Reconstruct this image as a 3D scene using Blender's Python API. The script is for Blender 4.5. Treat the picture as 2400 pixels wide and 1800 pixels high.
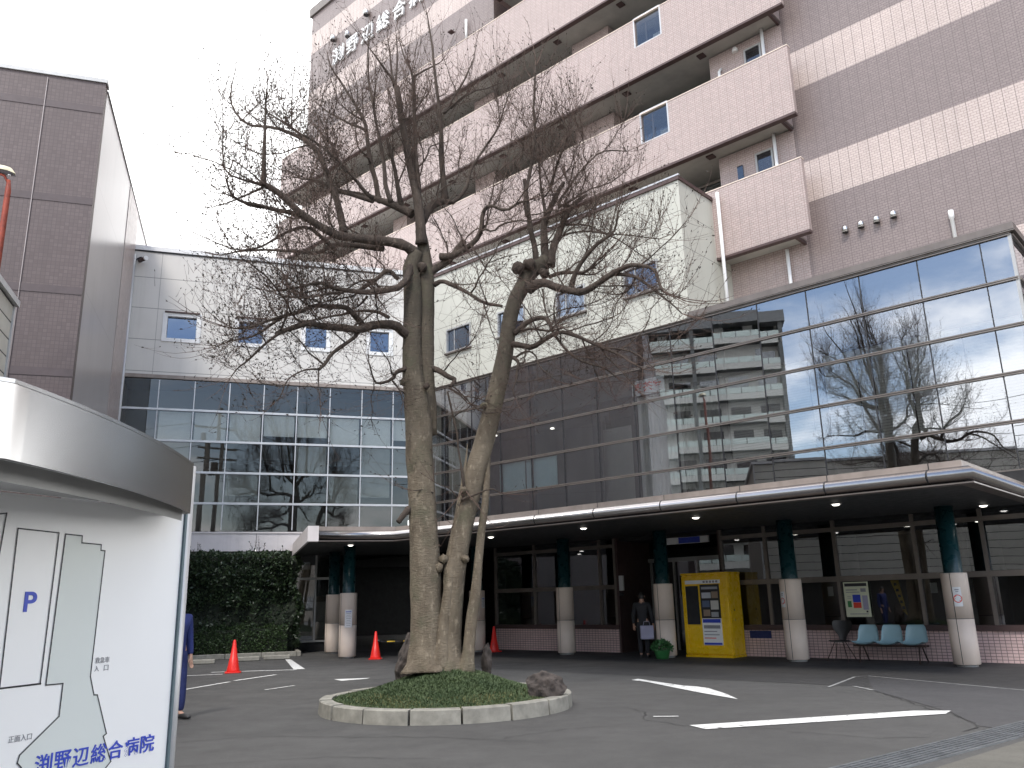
import bpy, bmesh, math, random
from math import sin, cos, radians as RAD, pi, sqrt, atan2, hypot
from mathutils import Vector, Matrix, Euler

for o in list(bpy.data.objects): bpy.data.objects.remove(o, do_unlink=True)
SC = bpy.context.scene
COL = SC.collection
RNG = random.Random(7)

# ------------------------------------------------------------------ camera
PITCH, ROLL, FPX, EYE = RAD(14.7053), RAD(-1.42708), 1933.736, 1.5
_w = Vector((0, cos(PITCH), sin(PITCH))); _u0 = Vector((0, -sin(PITCH), cos(PITCH)))
_r = cos(ROLL) * Vector((1, 0, 0)) + sin(ROLL) * _u0
_u = -sin(ROLL) * Vector((1, 0, 0)) + cos(ROLL) * _u0
cam = bpy.data.cameras.new('camera'); cam.sensor_width = 36; cam.lens = FPX * 36 / 2400
cam.clip_start = 0.05; cam.clip_end = 2000
camo = bpy.data.objects.new('camera', cam); COL.objects.link(camo)
camo.matrix_world = Matrix((( _r.x, _u.x, -_w.x, 0), (_r.y, _u.y, -_w.y, 0), (_r.z, _u.z, -_w.z, EYE), (0, 0, 0, 1)))
SC.camera = camo

def ray(px, py):
    return _w + _r * ((px - 1200) / FPX) - _u * ((py - 900) / FPX)
def at_depth(px, py, y):
    d = ray(px, py); return Vector((0, 0, EYE)) + d * (y / d.y)

# ------------------------------------------------------------------ world: hazy bright cloud with blue gaps
SUN_EL, SUN_AZ = RAD(50), RAD(-165)
wd = bpy.data.worlds.new('World'); SC.world = wd; wd.use_nodes = True
nt = wd.node_tree; N = nt.nodes; LK = nt.links
bg = N['Background']
sky = N.new('ShaderNodeTexSky'); sky.sky_type = 'NISHITA'; sky.sun_disc = False
sky.sun_elevation = SUN_EL; sky.sun_rotation = SUN_AZ
tc = N.new('ShaderNodeTexCoord')
sep = N.new('ShaderNodeSeparateXYZ'); LK.new(tc.outputs['Generated'], sep.inputs[0])
def wmath(op, a, b=None, c=None, clamp=False):
    n = N.new('ShaderNodeMath'); n.operation = op; n.use_clamp = clamp
    for i, v in enumerate((a, b, c)):
        if v is None: continue
        if isinstance(v, (int, float)): n.inputs[i].default_value = v
        else: LK.new(v, n.inputs[i])
    return n.outputs[0]
zc = wmath('MAXIMUM', sep.outputs[2], 0.0)
den = wmath('ADD', zc, 0.22)
cx_ = wmath('DIVIDE', sep.outputs[0], den); cy_ = wmath('DIVIDE', sep.outputs[1], den)
cmb = N.new('ShaderNodeCombineXYZ'); LK.new(cx_, cmb.inputs[0]); LK.new(cy_, cmb.inputs[1])
nz = N.new('ShaderNodeTexNoise'); nz.inputs['Scale'].default_value = 1.15; nz.inputs['Detail'].default_value = 7; nz.inputs['Roughness'].default_value = 0.55
vo_ = N.new('ShaderNodeVectorMath'); vo_.operation = 'ADD'; vo_.inputs[1].default_value = (3.7, 1.9, 0.6); LK.new(cmb.outputs[0], vo_.inputs[0]); LK.new(vo_.outputs[0], nz.inputs['Vector'])
front = wmath('MULTIPLY_ADD', sep.outputs[1], 1.2, 0.42, clamp=True)      # cloud closes up towards the north
hz = wmath('SUBTRACT', 1.0, wmath('MULTIPLY', zc, 3.0), clamp=True)
cov = wmath('ADD', wmath('ADD', nz.outputs[0], 0.035), wmath('ADD', wmath('MULTIPLY', front, 0.32), wmath('MULTIPLY', hz, 0.11)))
mr = N.new('ShaderNodeMapRange'); mr.interpolation_type = 'SMOOTHSTEP'
mr.inputs['From Min'].default_value = 0.50; mr.inputs['From Max'].default_value = 0.66
LK.new(cov, mr.inputs['Value'])
nz2 = N.new('ShaderNodeTexNoise'); nz2.inputs['Scale'].default_value = 1.9; nz2.inputs['Detail'].default_value = 5
LK.new(cmb.outputs[0], nz2.inputs['Vector'])
shade = wmath('ADD', wmath('MULTIPLY_ADD', nz2.outputs[0], 1.9, -0.45, clamp=True), wmath('MULTIPLY', front, 0.8), clamp=True)
ccol = N.new('ShaderNodeMix'); ccol.data_type = 'RGBA'
LK.new(shade, ccol.inputs[0]); ccol.inputs[6].default_value = (9.0, 9.2, 9.6, 1); ccol.inputs[7].default_value = (13.2, 13.2, 13.2, 1)
mx = N.new('ShaderNodeMix'); mx.data_type = 'RGBA'
LK.new(mr.outputs[0], mx.inputs[0]); LK.new(sky.outputs[0], mx.inputs[6]); LK.new(ccol.outputs[2], mx.inputs[7])
LK.new(mx.outputs[2], bg.inputs[0]); bg.inputs[1].default_value = 0.10

sl = bpy.data.lights.new('sun', 'SUN'); sl.energy = 0.95; sl.angle = RAD(12); sl.color = (1.0, 0.955, 0.89)
so = bpy.data.objects.new('sun', sl); COL.objects.link(so)
sd = Vector((sin(SUN_AZ) * cos(SUN_EL), cos(SUN_AZ) * cos(SUN_EL), sin(SUN_EL)))
so.rotation_euler = sd.to_track_quat('Z', 'Y').to_euler(); so.location = sd * 60
SC.view_settings.view_transform = 'Standard'; SC.view_settings.look = 'None'
SC.view_settings.exposure = 1.36; SC.view_settings.gamma = 1.0
SC.render.engine = 'CYCLES'
SC.cycles.max_bounces = 8; SC.cycles.transparent_max_bounces = 16

# ------------------------------------------------------------------ materials
def nodes(name):
    m = bpy.data.materials.new(name); m.use_nodes = True
    t = m.node_tree; return m, t, t.nodes['Principled BSDF']
def c4(c): return (c[0], c[1], c[2], 1)
def add_noise(t, vec, scale, detail=4, rough=0.55):
    n = t.nodes.new('ShaderNodeTexNoise'); n.inputs['Scale'].default_value = scale
    n.inputs['Detail'].default_value = detail; n.inputs['Roughness'].default_value = rough
    if vec is not None: t.links.new(vec, n.inputs['Vector'])
    return n.outputs[0]
def mixc(t, f, a, b, mode='MIX'):
    n = t.nodes.new('ShaderNodeMix'); n.data_type = 'RGBA'; n.blend_type = mode
    for i, v in ((0, f), (6, a), (7, b)):
        if isinstance(v, (int, float)): n.inputs[i].default_value = v
        elif isinstance(v, tuple): n.inputs[i].default_value = c4(v)
        else: t.links.new(v, n.inputs[i])
    return n.outputs[2]
def mrange(t, v, a, b, c=0., d=1.):
    n = t.nodes.new('ShaderNodeMapRange'); t.links.new(v, n.inputs[0])
    for i, x in zip((1, 2, 3, 4), (a, b, c, d)): n.inputs[i].default_value = x
    return n.outputs[0]
def tmath(t, op, a, b=None, c=None, clamp=False):
    n = t.nodes.new('ShaderNodeMath'); n.operation = op; n.use_clamp = clamp
    for i, v in enumerate((a, b, c)):
        if v is None: continue
        if isinstance(v, (int, float)): n.inputs[i].default_value = v
        else: t.links.new(v, n.inputs[i])
    return n.outputs[0]
def objco(t):
    return t.nodes.new('ShaderNodeTexCoord').outputs['Object']
def bump(t, h, strength, dist=0.02):
    b = t.nodes.new('ShaderNodeBump'); b.inputs['Strength'].default_value = strength; b.inputs['Distance'].default_value = dist
    t.links.new(h, b.inputs['Height']); return b.outputs[0]

def plain(name, col, rough=0.6, metal=0.0, var=0.12, scale=3.0, bmp=0.0, bscale=60, streak=0.0, spec=0.5):
    m, t, p = nodes(name); v = objco(t)
    f = add_noise(t, v, scale, 5, 0.6)
    dark = tuple(x * (1 - var) for x in col); light = tuple(min(1, x * (1 + var)) for x in col)
    c = mixc(t, mrange(t, f, 0.3, 0.7), dark, light)
    if streak:
        mp = t.nodes.new('ShaderNodeMapping'); mp.inputs['Scale'].default_value = (5, 5, 0.25); t.links.new(v, mp.inputs[0])
        s = add_noise(t, mp.outputs[0], 1.0, 6, 0.65)
        c = mixc(t, mrange(t, s, 0.5, 0.78, 0, streak), c, tuple(x * 0.45 for x in col))
    t.links.new(c, p.inputs['Base Color'])
    p.inputs['Roughness'].default_value = rough; p.inputs['Metallic'].default_value = metal
    p.inputs['Specular IOR Level'].default_value = spec
    r = add_noise(t, v, scale * 2.3, 3)
    dv = 0.02 if metal > .6 else 0.08
    if metal < .6: t.links.new(mrange(t, r, 0.3, 0.7, max(0.02, rough - dv), min(1, rough + dv)), p.inputs['Roughness'])
    if bmp: t.links.new(bump(t, add_noise(t, v, bscale, 4), bmp, 0.01), p.inputs['Normal'])
    return m
def glow(name, col, s):
    m, t, p = nodes(name); p.inputs['Base Color'].default_value = c4(col)
    p.inputs['Emission Color'].default_value = c4(col); p.inputs['Emission Strength'].default_value = s
    return m
def tile(name, c1, c2, mort, w, h, band=None, rough=0.42, msize=0.008, off=0.5, grid=None, dirt=0.25, var=0.05):
    """small glazed wall tiles; band = (base z, period, share, light colours)"""
    m, t, p = nodes(name); v = objco(t)
    s = t.nodes.new('ShaderNodeSeparateXYZ'); t.links.new(v, s.inputs[0])
    hx = tmath(t, 'ADD', s.outputs[0], s.outputs[1])
    cm = t.nodes.new('ShaderNodeCombineXYZ'); t.links.new(hx, cm.inputs[0]); t.links.new(s.outputs[2], cm.inputs[1])
    def brick(a, b, mo):
        k = t.nodes.new('ShaderNodeTexBrick'); k.offset = off; k.squash = 1
        k.inputs['Scale'].default_value = 1; k.inputs['Brick Width'].default_value = w; k.inputs['Row Height'].default_value = h
        k.inputs['Mortar Size'].default_value = msize; k.inputs['Mortar Smooth'].default_value = 0.3; k.inputs['Bias'].default_value = 0
        k.inputs['Color1'].default_value = c4(a); k.inputs['Color2'].default_value = c4(b); k.inputs['Mortar'].default_value = c4(mo)
        t.links.new(cm.outputs[0], k.inputs['Vector']); return k
    k = brick(c1, c2, mort); c = k.outputs['Color']
    if band:
        zb, per, share, la, lb, lm = band
        fr = tmath(t, 'FRACT', tmath(t, 'DIVIDE', tmath(t, 'SUBTRACT', s.outputs[2], zb), per))
        c = mixc(t, tmath(t, 'LESS_THAN', fr, share), c, brick(la, lb, lm).outputs['Color'])
    if grid:
        g = tmath(t, 'LESS_THAN', tmath(t, 'FRACT', tmath(t, 'DIVIDE', hx, grid)), 0.016 / grid)
        c = mixc(t, tmath(t, 'MULTIPLY', g, 0.75), c, mort)
    f = add_noise(t, v, 0.35, 6, 0.6)
    c = mixc(t, mrange(t, f, 0.35, 0.75, 0, dirt), c, tuple(x * 0.72 for x in c1))
    mp = t.nodes.new('ShaderNodeMapping'); mp.inputs['Scale'].default_value = (2.2, 2.2, 0.12); t.links.new(v, mp.inputs[0])
    c = mixc(t, mrange(t, add_noise(t, mp.outputs[0], 1.0, 6, 0.7), 0.52, 0.8, 0, dirt), c, tuple(x * 0.6 for x in c1))
    t.links.new(c, p.inputs['Base Color']); p.inputs['Roughness'].default_value = rough
    inv = tmath(t, 'SUBTRACT', 1.0, k.outputs['Fac'])
    t.links.new(bump(t, inv, 0.35, 0.006), p.inputs['Normal'])
    return m
def panels(name, col, w, h, zo=0.0, xo=0.0, rough=0.45, gap=0.014, metal=0.0, var=0.05, vj=True, gapdark=0.25):
    """large flat cladding panels with thin dark joints"""
    m, t, p = nodes(name); v = objco(t)
    s = t.nodes.new('ShaderNodeSeparateXYZ'); t.links.new(v, s.inputs[0])
    hx = tmath(t, 'ADD', tmath(t, 'ADD', s.outputs[0], s.outputs[1]), -xo)
    fz = tmath(t, 'FRACT', tmath(t, 'DIVIDE', tmath(t, 'ADD', s.outputs[2], -zo), h))
    j = tmath(t, 'LESS_THAN', fz, gap / h)
    if vj:
        fx = tmath(t, 'FRACT', tmath(t, 'DIVIDE', hx, w)); j = tmath(t, 'MAXIMUM', j, tmath(t, 'MULTIPLY', tmath(t, 'LESS_THAN', fx, gap / w), 0.6))
    f = add_noise(t, v, 0.6, 5, 0.6)
    c = mixc(t, mrange(t, f, 0.3, 0.7), tuple(x * (1 - var) for x in col), tuple(min(1, x * (1 + var)) for x in col))
    mp = t.nodes.new('ShaderNodeMapping'); mp.inputs['Scale'].default_value = (3, 3, 0.2); t.links.new(v, mp.inputs[0])
    c = mixc(t, mrange(t, add_noise(t, mp.outputs[0], 1.0, 6, 0.7), 0.5, 0.8, 0, 0.3), c, tuple(x * 0.6 for x in col))
    c = mixc(t, j, c, tuple(x * gapdark for x in col))
    t.links.new(c, p.inputs['Base Color']); p.inputs['Roughness'].default_value = rough; p.inputs['Metallic'].default_value = metal
    return m
def glass(name, tint, refl=(0.92, 0.95, 1.0), base=0.22, gain=1.0, wav=0.02, wscale=0.7, rough=0.0):
    m = bpy.data.materials.new(name); m.use_nodes = True; t = m.node_tree; t.nodes.clear()
    out = t.nodes.new('ShaderNodeOutputMaterial')
    tr = t.nodes.new('ShaderNodeBsdfTransparent'); tr.inputs[0].default_value = c4(tint)
    gl = t.nodes.new('ShaderNodeBsdfGlossy'); gl.inputs['Color'].default_value = c4(refl); gl.inputs['Roughness'].default_value = rough
    fr = t.nodes.new('ShaderNodeFresnel'); fr.inputs[0].default_value = 1.52
    co = t.nodes.new('ShaderNodeTexCoord').outputs['Object']
    nn = t.nodes.new('ShaderNodeTexNoise'); nn.inputs['Scale'].default_value = wscale; nn.inputs['Detail'].default_value = 2; t.links.new(co, nn.inputs['Vector'])
    t.links.new(bump(t, nn.outputs[0], wav, 0.3), gl.inputs['Normal'])
    f = tmath(t, 'MULTIPLY_ADD', fr.outputs[0], gain, base, clamp=True)
    mxs = t.nodes.new('ShaderNodeMixShader'); t.links.new(f, mxs.inputs[0]); t.links.new(tr.outputs[0], mxs.inputs[1]); t.links.new(gl.outputs[0], mxs.inputs[2])
    t.links.new(mxs.outputs[0], out.inputs[0]); return m

M = {}
M['tile_dark'] = tile('banded wall tile', (0.228, 0.184, 0.174), (0.264, 0.214, 0.203), (0.135, 0.104, 0.10), 0.145, 0.075,
                      band=(12.93, 3.85, 0.345, (0.539, 0.448, 0.405), (0.600, 0.505, 0.461), (0.35, 0.27, 0.25)), grid=0.29)
M['tile_pink'] = tile('pink balcony tile', (0.408, 0.337, 0.308), (0.479, 0.383, 0.355), (0.28, 0.205, 0.192), 0.145, 0.075, grid=0.29, dirt=0.22)
M['tile_dado'] = tile('pink dado tile', (0.66, 0.49, 0.47), (0.74, 0.56, 0.54), (0.17, 0.12, 0.12), 0.105, 0.0645, off=0.0, msize=0.007, grid=None, dirt=0.2)
M['tile_brown'] = tile('dark brown tile', (0.100, 0.073, 0.070), (0.126, 0.094, 0.090), (0.082, 0.060, 0.058), 0.10, 0.1, off=0.0, msize=0.008, rough=0.5, dirt=0.4)
M['side_grey'] = panels('grey side sheen panel', (0.40, 0.375, 0.37), 5.2, 3.1, 0.2, 1.1, rough=0.3, gap=0.02, gapdark=0.7)  # grey lifted to hold the light reflected by the glossy side wall
M['cream'] = panels('cream panel', (0.509, 0.505, 0.444), 3.7, 1.13, 0.17, 0.6, rough=0.5, gap=0.016)
M['silver'] = panels('pale grey panel', (0.66, 0.635, 0.59), 4.8, 1.15, 0.28, 0.5, rough=0.42, gap=0.018)
M['band'] = plain('off white panel', (0.74, 0.69, 0.67), 0.5, var=0.06, streak=0.25)
M['soffit'] = plain('grey balcony soffit', (0.40, 0.385, 0.35), 0.8, var=0.15, scale=1.2)
M['trim_dark'] = plain('dark brown trim', (0.075, 0.045, 0.042), 0.55)
M['fascia'] = plain('brown grey flashing', (0.16, 0.138, 0.125), 0.45, metal=0.2, var=0.12, streak=0.3)
M['flash_beige'] = plain('beige flashing', (0.29, 0.245, 0.215), 0.5, var=0.15, streak=0.4)
M['mullion'] = plain('bronze frame', (0.20, 0.175, 0.155), 0.4, metal=0.5)
M['joint'] = plain('black joint', (0.02, 0.02, 0.022), 0.6)
M['alu'] = plain('silver aluminium frame', (0.55, 0.555, 0.56), 0.4, metal=0.35, var=0.06)
M['alu_dim'] = plain('dull aluminium', (0.40, 0.40, 0.39), 0.45, metal=0.4, var=0.1)
M['steel'] = plain('brushed stainless steel', (0.56, 0.555, 0.55), 0.26, metal=1.0, var=0.06, scale=2)
M['tube'] = plain('satin metal tube', (0.38, 0.36, 0.35), 0.25, metal=1.0, var=0.08, scale=1.5)
M['white'] = plain('white paint', (0.80, 0.80, 0.79), 0.45, var=0.05, streak=0.12)
M['white_sign'] = plain('white sign face', (0.92, 0.925, 0.92), 0.35, var=0.015, scale=1)
M['map_fill'] = plain('pale green map fill', (0.70, 0.745, 0.72), 0.4, var=0.01)
M['ink'] = plain('black line', (0.03, 0.03, 0.035), 0.5)
M['ink_grey'] = plain('grey print', (0.28, 0.28, 0.30), 0.6)
M['blue_ink'] = plain('blue lettering', (0.025, 0.06, 0.50), 0.4)
M['red_ink'] = plain('red lettering', (0.75, 0.06, 0.03), 0.4)
M['teal'] = plain('dark teal paint', (0.008, 0.046, 0.054), 0.3, var=0.03)
M['clad'] = plain('cream column cladding', (0.78, 0.66, 0.56), 0.5, var=0.08, scale=1.5, streak=0.25)
M['soffit_dark'] = plain('charcoal canopy soffit', (0.045, 0.048, 0.05), 0.55, var=0.2)
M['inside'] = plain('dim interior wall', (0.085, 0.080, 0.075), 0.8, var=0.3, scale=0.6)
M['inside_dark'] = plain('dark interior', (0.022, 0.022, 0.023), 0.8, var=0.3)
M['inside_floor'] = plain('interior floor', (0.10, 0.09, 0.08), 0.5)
M['curtain'] = plain('pale curtain', (0.85, 0.84, 0.80), 0.8, var=0.06, scale=14)
M['blind_grey'] = plain('grey roller blind', (0.36, 0.355, 0.32), 0.8, var=0.08)
M['teal_panel'] = plain('pale blue green screen', (0.55, 0.70, 0.72), 0.5, var=0.06)
M['lamp'] = glow('lit downlight', (1.0, 0.95, 0.86), 1.8)
M['glass_main'] = glass('curtain wall glass', (0.80, 0.82, 0.82), base=0.27, gain=1.25, wav=0.0009)
M['glass_left'] = glass('west wall glass', (0.72, 0.74, 0.73), refl=(.84, .84, .83), base=0.055, gain=0.8, wav=0.0018)
M['glass_dark'] = glass('dark window glass', (0.35, 0.38, 0.40), base=0.08, gain=1.0, wav=.003)
M['glass_blue'] = glass('bluish window glass', (0.22, 0.26, 0.30), refl=(0.62, 0.76, 1.0), base=0.16, gain=1.0, wav=.003)
M['glass_ground'] = glass('ground floor glass', (0.55, 0.57, 0.56), base=0.10, gain=1.2, wav=0.004)
M['yellow'] = plain('yellow enamel', (0.90, 0.56, 0.012), 0.28, var=0.015)
M['plastic_blue'] = plain('pale blue plastic', (0.30, 0.47, 0.53), 0.4, var=0.06)
M['black'] = plain('black plastic', (0.018, 0.018, 0.020), 0.4)
M['black_leather'] = plain('black vinyl', (0.014, 0.014, 0.016), 0.35, var=0.2)
M['chrome'] = plain('chrome', (0.6, 0.6, 0.6), 0.15, metal=1.0)
M['dark_metal'] = plain('dark brown metal', (0.07, 0.045, 0.04), 0.45, metal=0.3)
M['cone'] = plain('red cone plastic', (0.80, 0.028, 0.020), 0.35, var=0.1, scale=6)
M['poster'] = plain('cream poster', (0.66, 0.68, 0.50), 0.6, var=0.05)
M['paper'] = plain('white paper', (0.82, 0.82, 0.82), 0.7, var=0.03)
M['banner'] = plain('yellow banner cloth', (0.66, 0.45, 0.05), 0.8, var=0.12)
M['rust'] = plain('rusty red paint', (0.26, 0.045, 0.022), 0.6, var=0.3, scale=8)
M['lamp_head'] = plain('weathered cream lamp head', (0.70, 0.64, 0.45), 0.5, var=0.15)
M['siding'] = plain('grey beige siding', (0.60, 0.585, 0.52), 0.55, var=0.06)
M['apart'] = plain('pale grey apartment wall', (0.50, 0.50, 0.47), 0.7, var=0.08)
M['apart_dark'] = plain('dark apartment recess', (0.10, 0.105, 0.105), 0.6)
M['balc_glass'] = plain('pale green balcony panel', (0.50, 0.58, 0.55), 0.25, var=0.08)
M['concrete'] = plain('weathered concrete', (0.27, 0.26, 0.225), 0.85, var=0.3, scale=5, bmp=0.3, bscale=70, streak=0.35)
M['pole'] = plain('grey concrete pole', (0.20, 0.19, 0.18), 0.8)
M['wire'] = plain('black cable', (0.02, 0.02, 0.02), 0.6)
M['navy'] = plain('navy blue work clothes', (0.028, 0.042, 0.17), 0.85, var=0.2, scale=9, bmp=0.3, bscale=40)
M['navy_dark'] = plain('dark blue trousers', (0.020, 0.030, 0.115), 0.85, var=0.2, scale=9, bmp=0.3, bscale=40)
M['skin'] = plain('skin', (0.55, 0.33, 0.235), 0.5, var=0.06)
M['hair'] = plain('black hair', (0.014, 0.012, 0.011), 0.5)
M['charcoal_cloth'] = plain('charcoal cloth', (0.030, 0.030, 0.034), 0.9, var=0.2)
M['lavender'] = plain('pale lavender cloth', (0.36, 0.35, 0.46), 0.85, var=0.1)
M['shoe'] = plain('dark shoe', (0.03, 0.03, 0.03), 0.5)
M['green_pot'] = plain('green plastic', (0.05, 0.23, 0.07), 0.5, var=0.15)

# bark
def bark(name, a, b, c_, sc=1.0):
    m, t, p = nodes(name); v = objco(t)
    mp = t.nodes.new('ShaderNodeMapping'); mp.inputs['Scale'].default_value = (1, 1, 0.42); t.links.new(v, mp.inputs[0])
    f = add_noise(t, mp.outputs[0], 5.0 * sc, 7, 0.62)
    col = mixc(t, mrange(t, f, 0.36, 0.64), a, b)
    g = add_noise(t, mp.outputs[0], 17 * sc, 4, 0.6)
    col = mixc(t, mrange(t, g, 0.56, 0.70, 0, 0.75), col, c_)
    vo = t.nodes.new('ShaderNodeTexVoronoi'); vo.inputs['Scale'].default_value = 13 * sc; t.links.new(mp.outputs[0], vo.inputs['Vector'])
    col = mixc(t, mrange(t, vo.outputs['Distance'], 0.0, 0.16, 0.6, 0.0), col, tuple(x * 0.4 for x in a))
    if sc == 1.0:                                    # darker tone blended in higher on the stems, olive patches throughout
        sp = t.nodes.new('ShaderNodeSeparateXYZ'); t.links.new(v, sp.inputs[0])
        hgt = tmath(t, 'ADD', sp.outputs[2], tmath(t, 'MULTIPLY', add_noise(t, v, 1.1, 3), 2.4))
        col = mixc(t, mrange(t, hgt, 4.6, 7.0, 0, .78), col, (0.062, 0.052, 0.038))
        col = mixc(t, mrange(t, add_noise(t, v, 2.4, 5, .6), 0.52, 0.68, 0, 0.55), col, (0.085, 0.088, 0.052))
    t.links.new(col, p.inputs['Base Color']); p.inputs['Roughness'].default_value = 0.9
    mp2 = t.nodes.new('ShaderNodeMapping'); mp2.inputs['Scale'].default_value = (1, 1, 3.0); t.links.new(v, mp2.inputs[0])
    h = tmath(t, 'ADD', add_noise(t, mp2.outputs[0], 14 * sc, 6, 0.65), f)
    t.links.new(bump(t, h, 0.75, 0.03), p.inputs['Normal'])
    return m
M['bark'] = bark('mottled bark', (0.120, 0.095, 0.066), (0.205, 0.168, 0.120), (0.33, 0.275, 0.20))
M['bark_dark'] = bark('dark branch bark', (0.050, 0.037, 0.029), (0.088, 0.066, 0.051), (0.155, 0.122, 0.095), 1.5)
M['twig'] = plain('twig bark', (0.105, 0.068, 0.052), 0.85, var=0.35, scale=2)
M['dry_leaf'] = plain('withered leaf', (0.045, 0.036, 0.026), 0.85, var=0.4, scale=3)
def leafmat(name, a, b, sc, rough=0.5):
    m, t, p = nodes(name); v = objco(t)
    f = add_noise(t, v, sc, 4, 0.6); g = add_noise(t, v, sc * 9, 3, 0.6)
    c = mixc(t, mrange(t, f, 0.35, 0.65), a, b)
    c = mixc(t, mrange(t, g, 0.35, 0.7, 0, 0.6), c, tuple(x * 0.5 for x in a))
    t.links.new(c, p.inputs['Base Color']); p.inputs['Roughness'].default_value = rough
    return m
M['hedge'] = leafmat('glossy dark leaf', (0.026, 0.048, 0.022), (0.055, 0.085, 0.038), 1.2, 0.38)
M['azalea'] = leafmat('low shrub leaf', (0.028, 0.058, 0.018), (0.055, 0.095, 0.03), 1.5, 0.5)
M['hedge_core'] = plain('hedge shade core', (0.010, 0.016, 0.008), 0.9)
M['grass'] = leafmat('clover green', (0.056, 0.092, 0.034), (0.098, 0.138, 0.055), 2.2, 0.7)
M['grass_dry'] = leafmat('yellowish grass', (0.15, 0.16, 0.055), (0.22, 0.20, 0.09), 2.0, 0.8)
M['soil'] = plain('soil under grass', (0.040, 0.062, 0.022), 0.95, var=0.4, scale=7, bmp=0.5)
def rockmat():
    m, t, p = nodes('rough rock'); v = objco(t)
    f = add_noise(t, v, 5, 8, 0.65)
    c = mixc(t, mrange(t, f, 0.36, 0.62), (0.016, 0.013, 0.012), (0.062, 0.049, 0.042))
    vo = t.nodes.new('ShaderNodeTexVoronoi'); vo.inputs['Scale'].default_value = 9; t.links.new(v, vo.inputs['Vector'])
    c = mixc(t, mrange(t, vo.outputs['Distance'], 0.3, 0.6, 0, 0.5), c, (0.12, 0.10, 0.088))
    t.links.new(c, p.inputs['Base Color']); p.inputs['Roughness'].default_value = 0.9
    t.links.new(bump(t, f, 1.0, 0.06), p.inputs['Normal']); return m
M['rock'] = rockmat()
def asphalt(name, base, blotch):
    m, t, p = nodes(name); v = objco(t)
    f1 = add_noise(t, v, 0.28, 6, 0.6); f2 = add_noise(t, v, 1.6, 6, 0.65); f3 = add_noise(t, v, 60, 3, 0.6); f4 = add_noise(t, v, 160, 2, 0.5)
    c = mixc(t, mrange(t, f1, 0.35, 0.65), tuple(x * (1 - blotch) for x in base), tuple(x * (1 + blotch) for x in base))
    c = mixc(t, mrange(t, f2, 0.46, 0.70, 0, 0.6), c, tuple(x * 0.60 for x in base))
    f5 = add_noise(t, v, 0.75, 8, 0.7)
    c = mixc(t, mrange(t, f5, 0.52, 0.68, 0, 0.5), c, tuple(x * 1.4 for x in base))
    c = mixc(t, mrange(t, f3, 0.3, 0.7, 0, 0.55), c, tuple(x * 1.55 for x in base), 'MIX')
    c = mixc(t, mrange(t, f4, 0.52, 0.7, 0, 0.7), c, tuple(x * 0.45 for x in base))
    t.links.new(c, p.inputs['Base Color'])
    t.links.new(mrange(t, f2, 0.3, 0.7, 0.62, 0.85), p.inputs['Roughness'])
    t.links.new(bump(t, tmath(t, 'ADD', f3, f4), 0.55, 0.012), p.inputs['Normal']); return m
M['asphalt'] = asphalt('worn asphalt', (0.068, 0.067, 0.065), 0.28)
M['asphalt_new'] = asphalt('smoother asphalt patch', (0.062, 0.061, 0.063), 0.08)
M['pave'] = asphalt('forecourt paving', (0.047, 0.046, 0.046), 0.2)
M['concrete_path'] = asphalt('rough concrete apron', (0.115, 0.110, 0.095), 0.25)
def roadpaint():
    m, t, p = nodes('worn road paint'); v = objco(t)
    f = add_noise(t, v, 7, 8, 0.72); f2 = add_noise(t, v, 45, 4, 0.6)
    k = tmath(t, 'ADD', mrange(t, f, 0.56, 0.64), mrange(t, f2, 0.62, 0.70), clamp=True)
    c = mixc(t, k, (0.70, 0.70, 0.68), (0.10, 0.10, 0.098))
    t.links.new(c, p.inputs['Base Color']); p.inputs['Roughness'].default_value = 0.75; return m
M['paint'] = roadpaint()
M['paint_faded'] = plain('faded road paint', (0.27, 0.27, 0.265), 0.8, var=0.5, scale=9)
M['crack'] = plain('asphalt crack', (0.034, 0.034, 0.033), 0.9)
M['grate'] = plain('galvanised grating', (0.20, 0.21, 0.22), 0.45, metal=0.5, var=0.25, scale=4)

# ------------------------------------------------------------------ frames, objects, tags
class Frame:
    """a = along the wall, b = away from the forecourt, z = up"""
    def __init__(s, ax, ay): s.X = Vector((ax, ay, 0)); s.Y = Vector((-ay, ax, 0)); s.rot = atan2(ay, ax)
    def p(s, a, b, z=0.0): return s.X * a + s.Y * b + Vector((0, 0, z))
_am, _al = RAD(47.786), RAD(71.884)
FM = Frame(sin(_am), -cos(_am))      # main wing and tower
FL = Frame(sin(_al), cos(_al))       # west wing and brown block
FW = Frame(1, 0)
_as = RAD(24)
FS = Frame(sin(_as), cos(_as))       # guide board
ORG = {}
def thing(name, label, cat, frame=FW, a=0., b=0., z=0., group=None, kind=None):
    o = bpy.data.objects.new(name, None); COL.objects.link(o)
    o.empty_display_size = 0.3
    o.location = frame.p(a, b, z); o.rotation_euler = (0, 0, frame.rot)
    ORG[o] = Vector((a, b, z)); tag(o, label, cat, group, kind); return o
def tag(o, label=None, cat=None, group=None, kind=None):
    if label: o['label'] = label
    if cat: o['category'] = cat
    if group: o['group'] = group
    if kind: o['kind'] = kind
    return o
def root_of(o):
    while o.parent is not None: o = o.parent
    return o
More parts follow.
